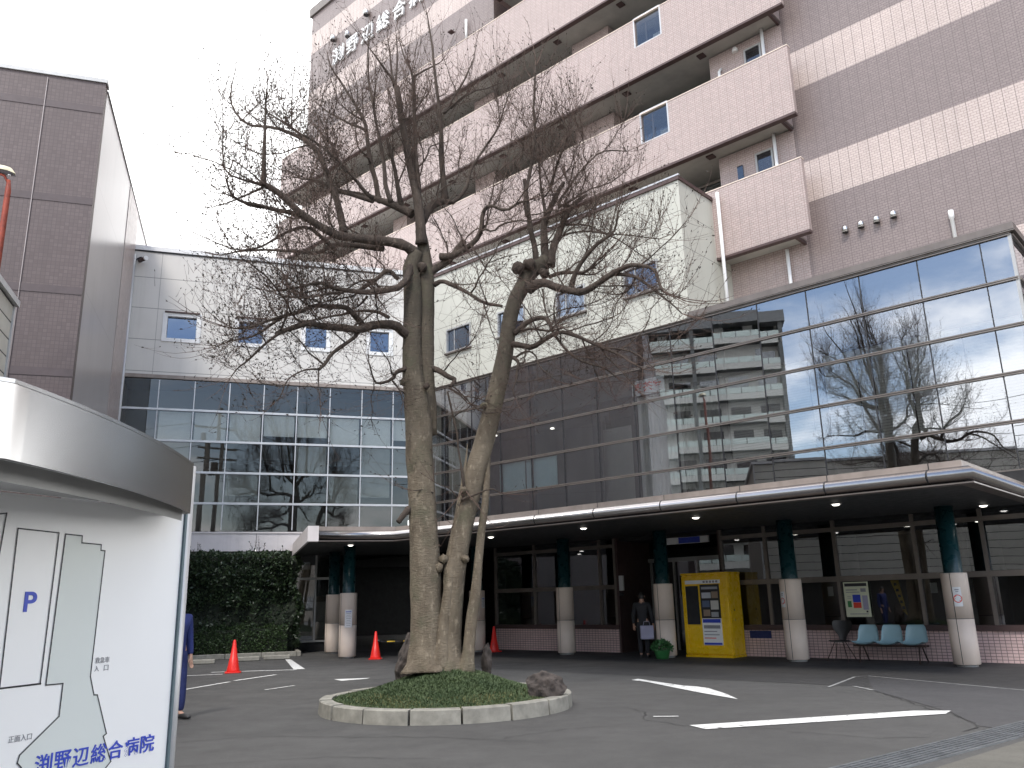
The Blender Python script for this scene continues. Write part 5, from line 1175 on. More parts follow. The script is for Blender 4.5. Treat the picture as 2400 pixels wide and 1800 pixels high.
LIMBS = [   # (pixel path traced on the picture, r0, r1, depth start, depth end)
 (c1((1920, 1640), (1830, 1560), (1700, 1530), (1500, 1520), (1300, 1500), (1180, 1450), (1020, 1350), (880, 1230), (750, 1110), (640, 1050), (590, 1015)), .088, .036, 0, -1.3),
 (c1((620, 1040), (622, 870), (640, 560), (640, 420), (650, 160)), .04, .008, -1.25, -1.5),
 (c1((610, 1045), (450, 1010), (290, 950), (262, 800), (270, 400)), .025, .006, -1.25, -1.9),
 (c1((610, 1070), (480, 1130), (300, 1200), (150, 1240)), .022, .006, -1.2, -.8),
 (c1((1000, 1340), (870, 1285), (700, 1250), (560, 1220), (430, 1200), (340, 1130), (290, 1000)), .045, .012, -.7, -1.9),
 (c1((1320, 1470), (1270, 1250), (1210, 1080), (1130, 850), (1070, 720), (930, 630), (800, 570), (640, 545), (470, 520), (340, 390), (335, 250), (385, 0)), .062, .007, -.3, .9),
 (c1((1070, 725), (900, 580), (830, 520), (720, 460), (640, 420)), .03, .009, .3, .9),
 (c1((480, 520), (440, 620), (380, 690)), .012, .005, .7, .5),
 (c1((860, 540), (860, 300), (890, 0)), .014, .005, .6, .7), (c1((850, 540), (930, 440), (1000, 330)), .014, .005, .6, 1.),
 (c1((1560, 1170), (1480, 1100), (1420, 1000), (1340, 920), (1200, 780), (1100, 690), (960, 620)), .035, .01, -.2, -.9),
 (c1((1380, 940), (1280, 830), (1190, 690), (1100, 570), (1060, 540)), .025, .01, -.3, .2),
 (c1((1560, 1180), (1300, 1110), (1210, 1070), (1100, 1010), (950, 990)), .04, .012, 0., .6),
 (c1((1900, 1290), (1750, 1220), (1600, 1170), (1480, 1130), (1260, 1090)), .075, .03, .05, .5),
 (c1((1240, 1620), (1100, 1480), (1000, 1400), (850, 1430), (700, 1530), (560, 1600), (380, 1610), (170, 1530)), .035, .008, -.3, -1.5),
 (c1((1650, 1590), (1400, 1560), (1220, 1560), (1100, 1640), (900, 1620), (700, 1610), (430, 1610), (250, 1650)), .05, .01, -.1, .8),
 (c2((1920, 380), (1830, 640), (1600, 680), (1400, 680), (1250, 650), (1140, 605), (1050, 600), (900, 640), (750, 670)), .06, .01, 0, -1.6),
 (c2((1300, 690), (1180, 690), (1100, 715), (880, 730), (750, 715)), .025, .008, -.9, -1.9),
 (c2((1450, 670), (1540, 600), (1600, 570), (1690, 480), (1790, 570)), .028, .035, -.4, -.1),
 (c2((1590, 600), (1640, 670)), .02, .02, -.3, -.2), (c2((1560, 580), (1440, 590), (1350, 650), (1200, 760), (1170, 800)), .018, .006, -.3, -1.),
 (c2((1930, 1060), (1840, 1040), (1750, 955), (1600, 950), (1480, 990), (1420, 1000), (1250, 990), (1100, 970), (1010, 940), (860, 990), (730, 1040)), .085, .03, 0, -1.5),
 (c2((740, 1040), (600, 1160), (480, 1280), (400, 1340), (330, 1425)), .022, .005, -1.5, -1.9),
 (c2((1500, 990), (1400, 870), (1330, 800), (1180, 810), (1060, 790), (930, 860), (800, 880), (650, 930), (520, 980), (370, 1000)), .05, .012, -.3, -2.),
 (c2((820, 880), (700, 960), (600, 1020), (480, 1070), (350, 1090), (200, 1155)), .026, .006, -1.1, -1.8),
 (c2((1415, 1000), (1430, 1060), (1300, 1140), (1200, 1220), (1150, 1300), (1095, 1350)), .034, .022, -.5, -1.2),
 (c2((1095, 1350), (980, 1350), (850, 1410), (800, 1470), (770, 1560), (720, 1620)), .014, .005, -1.2, -1.6), (c2((1098, 1350), (1100, 1500), (1105, 1720)), .010, .004, -1.2, -1.2),
 (c2((1700, 900), (1600, 850), (1400, 850), (1250, 880), (1100, 910), (970, 930)), .03, .012, -.1, .7), (c2((1520, 720), (1450, 800), (1380, 840), (1250, 890)), .02, .006, -.2, .8),
 (c2((1860, 1340), (1760, 1370), (1730, 1440), (1600, 1480), (1560, 1420), (1530, 1280)), .04, .008, -.1, -.6),
 (c2((1735, 1450), (1800, 1540), (1820, 1640)), .016, .006, -.3, -.4),
 (c3((886, 1735), (862, 1660), (800, 1350), (770, 1150), (760, 1070), (700, 950), (560, 730), (480, 610), (430, 470)), .055, .008, .3, 1.0),
 (c3((765, 1130), (600, 1050), (450, 980), (340, 900)), .028, .008, .6, 1.5), (c3((750, 1040), (640, 980), (540, 910)), .02, .007, .7, .2),
 (c3((982, 1758), (945, 1640), (930, 1450), (880, 1200), (820, 880), (790, 700), (780, 480), (790, 330)), .042, .007, -.3, -.7),
 (c1((1975, 1560), (1970, 1400), (1960, 1200), (1900, 950), (1830, 600), (1765, 200)), .10, .045, 0, -.3),
 (c3((1020, 760), (1010, 720), (880, 530), (790, 410)), .035, .008, -.3, -.7), (c3((1015, 740), (985, 600), (960, 380)), .03, .007, -.3, .1), (c3((1020, 730), (1040, 500), (1020, 250)), .022, .005, -.3, -.1),
 (c3((1222, 1803), (1195, 1640), (1180, 1350), (1190, 1000), (1175, 650), (1100, 510), (1050, 340)), .055, .007, .2, .8), (c3((1178, 660), (1300, 600), (1420, 530)), .024, .007, .5, .9), (c3((1200, 960), (1250, 850), (1300, 750)), .016, .005, .4, .8),
 (c3((1090, 1060), (1160, 1010), (1190, 920)), .014, .008, -.2, .4),
 (c4_((130, 1560), (200, 1440), (280, 1380), (345, 1360)), .085, .06, .1, .45), (c4_((335, 1370), (320, 1200), (312, 900), (310, 700), (290, 560), (250, 200), (225, 0), (190, -250)), .062, .010, .45, .9),
 (c4_((335, 610), (420, 470), (500, 350), (560, 240), (600, 100), (620, -40)), .026, .006, .5, 1.1), (c4_((390, 560), (560, 430), (750, 380), (930, 310)), .022, .007, .5, 1.4), (c4_((350, 600), (430, 520), (540, 430)), .02, .008, .5, .1),
 (c4_((120, 1540), (110, 1300), (100, 1000), (75, 700), (70, 300), (60, 260)), .045, .014, .0, -.3),
 (c4_((345, 1375), (430, 1380), (520, 1280), (545, 1180), (570, 1080), (660, 950), (800, 740), (830, 650), (900, 430)), .045, .008, .3, 1.2), (c4_((820, 690), (790, 500), (760, 380)), .014, .005, .9, 1.1),
 (c4_((-20, 1450), (-60, 1300), (-100, 1050), (-160, 820)), .05, .02, .1, -.4),
 (c6((560, 120), (640, 60), (700, 20), (800, -90)), .07, .05, .1, .3), (c5((-60, 560), (40, 550), (130, 500), (230, 430), (290, 330), (300, 180), (360, 110), (490, 165), (600, 90), (690, 70)), .06, .014, .1, -.5),
 (c5((240, 420), (300, 320), (390, 350), (450, 280), (600, 240), (700, 245)), .02, .012, -.1, -.5), (c5((200, 470), (270, 590), (355, 690)), .018, .007, -.1, -.5),
 (c6((600, 190), (650, 160), (720, 190), (800, 230), (920, 300), (1040, 325)), .042, .02, .1, -.7), (c6((915, 300), (960, 450), (1010, 560)), .012, .004, -.5, -.7),
 (c6((570, 720), (640, 740), (700, 780), (745, 800), (700, 850)), .05, .03, .1, -.3), (c6((700, 850), (760, 890), (820, 955)), .018, .008, -.3, -.4),
 (c5((760, 660), (760, 560), (745, 450), (720, 350), (690, 150), (670, 0), (655, -110)), .055, .03, .1, -.1), (c4_((1055, 1500), (1040, 1350), (1070, 1150), (1110, 900), (1125, 820), (1110, 500), (1120, 200)), .04, .012, -.1, -.4),
 (c4_((1125, 830), (1180, 760), (1340, 650)), .014, .005, -.2, .2), (c4_((1115, 420), (1130, 330), (1200, 290)), .01, .004, -.3, -.2),
 (c5((850, 650), (830, 400), (830, 260), (880, 150), (950, 0), (1000, -80)), .07, .03, .1, .6), (c4_((1210, 1500), (1180, 1300), (1160, 1100), (1140, 850)), .03, .008, .2, .7),
 (c5((880, 640), (900, 500), (960, 350), (1030, 200), (1100, 100), (1200, 20)), .075, .028, .1, .3), (c4_((1420, 1410), (1300, 1400), (1440, 1210), (1620, 980), (1750, 930), (1910, 945)), .03, .008, .3, 1.2), (c4_((1250, 1260), (1320, 1000), (1420, 800), (1370, 690), (1330, 620)), .026, .006, .3, -.3),
 (c4_((1330, 1420), (1560, 1280), (1740, 1230), (1900, 1110)), .022, .006, .3, 1.2),
 (c5((690, 850), (760, 800), (840, 780), (930, 820), (1050, 850), (1160, 870), (1280, 800), (1400, 720), (1520, 650), (1620, 625), (1780, 650), (1820, 770), (1850, 860)), .085, .016, 0, -1.6),
 (c5((1055, 850), (1090, 720), (1170, 580), (1280, 450), (1400, 370), (1450, 320), (1470, 150)), .048, .012, -.3, -.9), (c5((1420, 710), (1600, 720), (1720, 790), (1850, 890), (1950, 970), (2030, 1050)), .03, .008, -.8, -1.9),
 (c5((870, 740), (960, 700), (1080, 700), (1190, 695), (1285, 605)), .035, .018, .05, -.5), (c5((1100, 700), (1250, 720), (1330, 670)), .02, .01, -.3, .2),
 (c5((570, 1230), (700, 1120), (830, 1080), (870, 1130), (890, 1180), (950, 1270), (1050, 1400), (1200, 1480), (1350, 1520), (1450, 1610)), .042, .008, 0, -.9), (c5((640, 1190), (720, 1190), (880, 1205)), .02, .016, -.1, -.4),
 (c5((560, 1310), (640, 1320), (730, 1350), (850, 1260), (960, 1210), (1080, 1240), (1200, 1280), (1320, 1340), (1480, 1400), (1600, 1480), (1680, 1530)), .05, .01, 0, -1.5),
 (c5((1320, 1340), (1400, 1450), (1550, 1600), (1640, 1720)), .018, .005, -.9, -1.3), (c5((1340, 1340), (1550, 1360), (1680, 1430), (1800, 1530)), .016, .005, -.9, -1.7), (c5((1160, 1270), (1230, 1440), (1300, 1600), (1330, 1690)), .012, .004, -.7, -.5),
 (c5((570, 1440), (650, 1380), (700, 1370), (760, 1420), (770, 1500), (950, 1640)), .022, .006, -.1, -.5), (c5((560, 1430), (610, 1470), (600, 1520), (600, 1620), (560, 1700), (580, 1780)), .03, .008, -.1, -.4),
 (c5((810, 840), (830, 960), (860, 1080)), .014, .008, -.1, -.3),
 (c5((985, 375), (1080, 350), (1200, 340), (1360, 360), (1550, 380), (1830, 400)), .02, .007, .2, -.7), (c5((1020, 290), (1180, 280), (1330, 340), (1500, 430), (1750, 590)), .02, .007, .2, 1.1),
 (c7((1480, 80), (1560, 40), (1740, -20), (1800, 20)), .02, .006, -.2, -.3), (c7((1440, 60), (1380, -20), (1270, -60), (1240, -80)), .012, .004, -.2, -.4), (c6((690, 880), (740, 1100), (770, 1300), (795, 1510)), .012, .018, -.2, -.2),
 (c7((1230, 20), (1150, -10), (1060, 0)), .014, .006, -.1, -.3), (c7((1020, 150), (980, 200), (930, 270)), .05, .035, -.1, -.25),
]
br_paths = []
for i, (pts, r0, r1, d0, d1) in enumerate(LIMBS):
    big = r0 > .03
    P, R, sd_ = limb(pts, r0, r1, d0, d1, .09, i, 9 if big else 6, 1)
    from mathutils import noise
    P = [p + Vector((noise.noise(p * 2.2 + Vector((i, 0, 0))), noise.noise(p * 2.2 + Vector((0, i, 7))), noise.noise(p * 2.2 + Vector((3, 0, i))))) * .025 for p in P]
    br_paths.append((P, R, pts))
    MB().tube(P, R, sd_).build('branch', M['bark_dark'], tree)

# secondary branches grow from the limbs and carry most of the twigs
rs = random.Random(77); sb2 = MB(); sec = []
cc_ = TP(960, 560); 
for P, R, pts in br_paths[:]:
    m = len(P); tot = sum((P[i + 1] - P[i]).length for i in range(m - 1)); acc = 0; nxt = tot * .22
    for i in range(1, m):
        l = (P[i] - P[i - 1]).length; acc += l
        qv = P[i] - Vector((0, 0, EYE)); qx = 1200 + FPX * qv.dot(_r) / qv.dot(_w); qy = 900 - FPX * qv.dot(_u) / qv.dot(_w)
        if acc < nxt or R[i] < .009 or P[i].z < 3.9 or qy < 190: continue
        nxt = acc + rs.uniform(.28, .55)
        out = (P[i] - cc_); out.normalize()
        d = (out * .55 + Vector((rs.gauss(0, .55), rs.gauss(0, .75), rs.gauss(.45, .4)))).normalized()
        L = rs.uniform(.7, 1.6) * min(1.15, .55 + R[i] * 12) * (.55 if qx < 620 or qx > 1520 or qy < 330 else 1); n = max(5, int(L / .14)); r0 = min(R[i] * .6, rs.uniform(.010, .019)); Q = [P[i]]
        for k in range(n):
            d = (d + Vector((rs.gauss(0, .20), rs.gauss(0, .20), rs.gauss(.07, .16)))).normalized(); Q.append(Q[-1] + d * L / n)
        RR = [r0 * (1 - .62 * k / n) for k in range(n + 1)]
        sb2.tube(Q, RR, 5); sec.append((Q, RR, pts))
        if L > 1.0 and rs.random() < .6:
            k0 = rs.randint(2, n - 2); d2 = (Q[k0] - Q[k0 - 1]).normalized() + Vector((rs.gauss(0, .6), rs.gauss(0, .6), rs.gauss(.2, .4))); Q2 = [Q[k0]]; n2 = max(4, int(L * .6 / .13))
            for k in range(n2): d2 = (d2.normalized() + Vector((rs.gauss(0, .2), rs.gauss(0, .2), rs.gauss(.06, .15)))).normalized(); Q2.append(Q2[-1] + d2 * L * .6 / n2)
            R2 = [RR[k0] * .75 * (1 - .55 * k / n2) for k in range(n2 + 1)]; sb2.tube(Q2, R2, 5); sec.append((Q2, R2, pts))
o = sb2.build('small_branches', M['bark_dark'], tree); o['kind'] = 'stuff'
br_paths += sec

# shoots and twigs: thousands of fine tubes, one part
rt = random.Random(21)
twig = MB(); leaf = MB()
def bud(p, d, s):
    d = d.normalized(); sd = d.cross(Vector((rt.uniform(-1, 1), rt.uniform(-1, 1), rt.uniform(-1, 1))))
    if sd.length < 1e-3: return
    sd.normalize(); nrm = d.cross(sd)
    leaf.add([p, p + d * s * .5 + sd * s * .22, p + d * s + nrm * s * .1, p + d * s * .5 - sd * s * .22, p + d * s * .5 + nrm * s * .16], [(0, 1, 4), (1, 2, 4), (2, 3, 4), (3, 0, 4)])
def shoot(p, d, L, r, up, wig=.12, sides=3, side=0, buds=0):
    n = max(3, int(L / .13)); P = [p]; d = d.normalized()
    for i in range(n):
        d = (d + Vector((0, 0, 1)) * up + Vector((rt.gauss(0, wig), rt.gauss(0, wig), rt.gauss(0, wig * .6)))).normalized()
        P.append(P[-1] + d * L / n)
    twig.tube(P, [r * (1 - .78 * i / n) for i in range(n + 1)], sides, cap=False)
    for _ in range(side):
        i = rt.randint(1, n); q = P[i]; dd_ = (P[i] - P[i - 1]).normalized()
        sd = Vector((rt.uniform(-1, 1), rt.uniform(-1, 1), rt.uniform(-.2, .8))).normalized()
        shoot(q, dd_ * .5 + sd, rt.uniform(.08, .32), r * .55, up * .6, .18, 3, 0, buds)
    if buds:
        for _ in range(buds):
            if rt.random() < .8: i = rt.randint(max(1, n // 2), n); bud(P[i], (P[i] - P[i - 1]) + Vector((rt.uniform(-.5, .5), rt.uniform(-.5, .5), rt.uniform(-.2, .8))) * .06, rt.uniform(.025, .055))
    return P
for bi, (P, R, pts) in enumerate(br_paths):
    m = len(P); tot = sum((P[i + 1] - P[i]).length for i in range(m - 1)); acc = 0
    for i in range(1, m):
        seg = (P[i] - P[i - 1]); l = seg.length; acc += l; fr = acc / tot
        thin = R[i] < .03
        px = 1200 + FPX * (P[i] - Vector((0, 0, EYE))).dot(_r) / (P[i] - Vector((0, 0, EYE))).dot(_w)
        py = 900 - FPX * (P[i] - Vector((0, 0, EYE))).dot(_u) / (P[i] - Vector((0, 0, EYE))).dot(_w)
        if fr < .15: continue
        if py < 200 and rt.random() < .55: continue
        if py > 1010: dens = 3.0
        else: dens = 20.0 if thin else 14.5
        left = px < 800; low = py > 640; dens *= 1.15
        k = int(l * dens + rt.random())
        for _ in range(k):
            q = P[i - 1].lerp(P[i], rt.random()); sd = Vector((rt.gauss(0, 1), rt.gauss(0, 1), rt.gauss(0, .5)))
            u = rt.random()
            if u < .27 and not (low and py > 760):      # upright water shoot
                L = rt.uniform(.3, 1.15) * (1.6 if rt.random() < .14 else 1) * (.7 if low else 1) * (1.25 if py < 300 else 1)
                shoot(q, Vector((0, 0, 1)) + sd * .5, L, rt.uniform(.0036, .0058), .14, .09, 3, rt.choice((1, 2, 2, 3)), 2 if left else (1 if rt.random() < .3 else 0))
            elif u < .84:                                # spreading twig
                shoot(q, sd * 1.1 + seg.normalized() * .5 + Vector((0, 0, .25)), rt.uniform(.2, .85), rt.uniform(.0028, .005), .05, .22, 3, rt.choice((2, 3, 4)), 2 if left else (1 if rt.random() < .3 else 0))
            else:                                        # hanging twig that turns up at its end
                shoot(q, Vector((sd.x * .6, sd.y * .6, -1)), rt.uniform(.25, .8) * (1.2 if low else .7), rt.uniform(.0028, .005), .13, .12, 3, rt.choice((2, 3)), 3 if left else 0)
    # leading shoots continue every branch end
    if R[-1] < .02:
        for _ in range(3): shoot(P[-1], (P[-1] - P[-2]).normalized() + Vector((rt.gauss(0, .3), rt.gauss(0, .3), .2)), rt.uniform(.4, 1.1), max(.005, R[-1] * .7), .10, .09, 3, 3, 2)
# bud clusters at the hanging left ends of the crown
for px, py, nn_, sp in ((500, 640, 70, 40), (530, 700, 40, 45), (560, 330, 46, 50), (640, 290, 40, 55), (520, 560, 40, 40), (620, 420, 40, 40), (560, 620, 50, 60), (640, 660, 45, 60), (600, 760, 40, 60), (690, 380, 30, 40), (740, 640, 30, 60), (520, 470, 34, 45)):
    for _ in range(nn_):
        p = TP(px + rt.gauss(0, sp), py + rt.gauss(0, sp * .8), rt.uniform(-2, -.6))
        d = Vector((rt.gauss(0, .5) - .3, rt.gauss(0, .5), rt.uniform(.1, 1)))
        P = shoot(p - d * .18, d, rt.uniform(.12, .34), .0035, .1, .12, 3, 0, 0); bud(P[-1], d, rt.uniform(.035, .065))
o = twig.build('twigs', M['twig'], tree); o['kind'] = 'stuff'
o = leaf.build('withered_buds', M['dry_leaf'], tree); o['kind'] = 'stuff'

# ------------------------------------------------------------------ hedge, kerb, parking blocks
def foliage(name, mat, parent, boxfn, count, seed, s0, s1):
    rg = random.Random(seed); g = MB()
    for _ in range(count):
        p, nrm = boxfn(rg); s_ = rg.uniform(s0, s1)
        d = (Vector((rg.gauss(0, 1), rg.gauss(0, 1), rg.gauss(.2, .8))) + nrm * .9).normalized()
        sd = d.cross(Vector((rg.gauss(0, 1), rg.gauss(0, 1), rg.gauss(0, 1)))).normalized(); nn_ = d.cross(sd)
        g.add([p, p + d * s_ * .5 + sd * s_ * .27 + nn_ * s_ * .06, p + d * s_, p + d * s_ * .5 - sd * s_ * .27 + nn_ * s_ * .06], [(0, 1, 2, 3)])
    o = g.build(name, mat, parent); o['kind'] = 'stuff'; return o
hd = thing('tall_hedge', 'tall dark evergreen hedge against the grey wing', 'hedge', FL, -1.3, 29, 0)
from mathutils import noise
def hedge_front(a, z): return 28.55 + -.05 + .42 * noise.noise(Vector((a * .8, z * .8, 1))) + .20 * noise.noise(Vector((a * 2.6, z * 2.6, 5)))
def hedge_top(a): return 3.16 + .16 * noise.noise(Vector((a * 1.6, 2, 2))) + .10 * noise.noise(Vector((a * 5.1, 0, 9)))
def hedge_right(z): return 1.70 + .38 * noise.noise(Vector((9, z * 1.1, 2))) + .12 + .08 * noise.noise(Vector((3, z * 4, 2)))
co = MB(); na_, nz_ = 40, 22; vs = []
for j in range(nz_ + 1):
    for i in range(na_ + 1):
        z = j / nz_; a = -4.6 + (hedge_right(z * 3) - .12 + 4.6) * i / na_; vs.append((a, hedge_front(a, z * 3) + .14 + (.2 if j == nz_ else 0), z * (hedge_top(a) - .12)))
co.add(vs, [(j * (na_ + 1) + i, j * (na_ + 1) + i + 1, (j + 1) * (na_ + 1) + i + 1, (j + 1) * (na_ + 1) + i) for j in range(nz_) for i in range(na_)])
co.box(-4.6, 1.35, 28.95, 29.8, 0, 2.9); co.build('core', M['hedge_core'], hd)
def hb1(rg):
    u = rg.random()
    if u < .70:
        a = rg.uniform(-4.5, 1.6); z = rg.uniform(.5, 1) * hedge_top(a) if rg.random() < .6 else rg.uniform(.3, 3.1)
        return Vector((a, hedge_front(a, z) + rg.uniform(-.05, .22), min(z, hedge_top(a)))), Vector((0, -1, .2))
    if u < .85:
        a = rg.uniform(-4.5, 1.5); return Vector((a, rg.uniform(28.5, 29.4), hedge_top(a) + rg.uniform(-.12, .05))), Vector((0, 0, 1))
    z = rg.uniform(.2, 3.1); return Vector((hedge_right(z) + rg.uniform(-.2, .05), rg.uniform(28.5, 29.6), z)), Vector((1, -.3, 0))
foliage('leaves', M['hedge'], hd, hb1, 17000, 5, .065, .14)
def sprig(a, zt, n, seed):
    rg = random.Random(seed); g = MB(); s_ = MB()
    for k in range(n):
        base = Vector((a + rg.uniform(-.25, .25), 28.7, zt - .5)); d = Vector((rg.gauss(0, .2), rg.gauss(0, .15), 1)).normalized(); L = rg.uniform(.45, .75)
        s_.tube([base, base + d * L], [.008, .004], 4)
        for q in range(9):
            p = base + d * L * rg.uniform(.35, 1); dl = Vector((rg.gauss(0, 1), rg.gauss(0, 1), rg.uniform(0, 1))).normalized(); sd = dl.cross(d).normalized(); s2 = rg.uniform(.06, .11)
            g.add([p, p + dl * s2 * .5 + sd * s2 * .25, p + dl * s2, p + dl * s2 * .5 - sd * s2 * .25], [(0, 1, 2, 3)])
    s_.build('stem', M['twig'], hd); g.build('sprig', M['hedge'], hd)
sprig(-1.35, 3.35, 7, 1); sprig(.45, 3.55, 5, 2); sprig(1.2, 3.2, 3, 3); sprig(-3.0, 3.25, 4, 4)
az = thing('low_shrubs', 'low clipped shrubs along the foot of the tall hedge', 'shrub', FL, -1.3, 28, 0)
def az_top(a): return .92 + .20 * noise.noise(Vector((a * 1.8, 4, 4))) + .08 * noise.noise(Vector((a * 6, 4, 1)))
def hb2(rg):
    a = rg.uniform(-4.5, 1.5); t_ = rg.uniform(0, 1) ** .8; z = t_ * az_top(a); b = 27.72 + .75 * (t_ ** 2.2) + .10 * noise.noise(Vector((a * 3, z * 3, 0))) + rg.uniform(-.03, .10)
    return Vector((a, b, z + .04)), Vector((0, -1, .6))
foliage('leaves', M['azalea'], az, hb2, 9000, 6, .04, .085)
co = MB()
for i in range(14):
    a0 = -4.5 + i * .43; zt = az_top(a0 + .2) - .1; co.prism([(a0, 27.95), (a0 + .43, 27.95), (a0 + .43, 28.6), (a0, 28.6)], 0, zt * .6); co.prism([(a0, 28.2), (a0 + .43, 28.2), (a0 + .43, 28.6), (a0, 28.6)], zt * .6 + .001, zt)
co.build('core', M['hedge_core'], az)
kb = thing('planter_kerb', 'low concrete kerb along the front of the hedge bed', 'kerb', FL, -1.4, 27.6, 0)
for i in range(6): MB().box(-4.5 + i * 1.05, -4.5 + i * 1.05 + 1.04, 27.48, 27.62, 0, .15).build('kerb_stone', M['concrete'], kb, bevel=.012)
MB().box(1.80, 1.92, 27.48, 29.9, 0, .148).build('kerb_stone', M['concrete'], kb, bevel=.012)
for (x, y, l_, rz, lab) in ((-7.05, 25.25, .75, .32, 'pale concrete parking block at the right end of the hedge bed'), (-7.75, 24.85, .62, .32, 'darker concrete parking block behind the left red cone'), (-8.78, 24.0, .7, .2, 'concrete parking block close to the person in blue')):
    t = thing('parking_block', lab, 'parking block', FW, x, y, 0, 'concrete parking blocks in front of the hedge')
    c, s_ = cos(rz), sin(rz); P = [(x + u * l_ / 2 * c - v * s_, y + u * l_ / 2 * s_ + v * c) for u, v in ((-1, -.08), (1, -.08), (1, .08), (-1, .08))]
    MB().prism(P, 0, .13).build('block', M['concrete'], t, bevel=.025)
gp = thing('green_planter', 'low green potted plant at the foot of the column by the yellow booth', 'plant', FM, -12.0, 18.35, 0)
MB().lathe([(.15, 0), (.20, .2), (.21, .22), (.19, .22)], tuple(FM.p(-11.85, 18.5)) if False else (-11.9, 18.45, 0), 20).build('pot', M['green_pot'], gp)
def hb3(rg):
    a, b, c = rg.gauss(0, 1), rg.gauss(0, 1), rg.gauss(0, 1); v = Vector((a, b, abs(c))).normalized(); return Vector((-11.9, 18.45, .22)) + Vector((v.x * .26, v.y * .26, v.z * .22)) * rg.uniform(.7, 1), v
foliage('leaves', leafmat('bright pot plant leaf', (.05, .17, .05), (.09, .24, .08), 3), gp, hb3, 420, 8, .06, .10)

# ------------------------------------------------------------------ people
def skin_mesh(name, chains, mat, parent, levels=2, root=0):
    """chains: lists of (point, radius, radius2); chains share joints by equal coordinates"""
    me = bpy.data.meshes.new(name); idx = {}; vs = []; rad = []; es = []
    for ch_ in chains:
        prev = None
        for p, r in ch_:
            key = tuple(round(x, 4) for x in p)
            if key not in idx: idx[key] = len(vs); vs.append(tuple(p)); rad.append(r if isinstance(r, tuple) else (r, r))
            i = idx[key]
            if prev is not None and prev != i: es.append((prev, i))
            prev = i
    me.from_pydata(vs, es, []); o = bpy.data.objects.new(name, me); COL.objects.link(o)
    bm = bmesh.new(); bm.from_mesh(me); ly = bm.verts.layers.skin.verify()
    bm.verts.ensure_lookup_table()
    for v in bm.verts: v[ly].radius = rad[v.index]; v[ly].use_root = (v.index == root)
    bm.to_mesh(me); bm.free()
    o.modifiers.new('skin', 'SKIN').use_smooth_shade = True
    s_ = o.modifiers.new('sub', 'SUBSURF'); s_.levels = levels; s_.render_levels = levels
    bpy.context.view_layer.update()
    nm = bpy.data.meshes.new_from_object(o.evaluated_get(bpy.context.evaluated_depsgraph_get()))
    bpy.data.objects.remove(o); nm.materials.clear(); nm.materials.append(mat)
    for p in nm.polygons: p.use_smooth = True
    q = bpy.data.objects.new(name, nm); COL.objects.link(q); q.parent = parent; return q
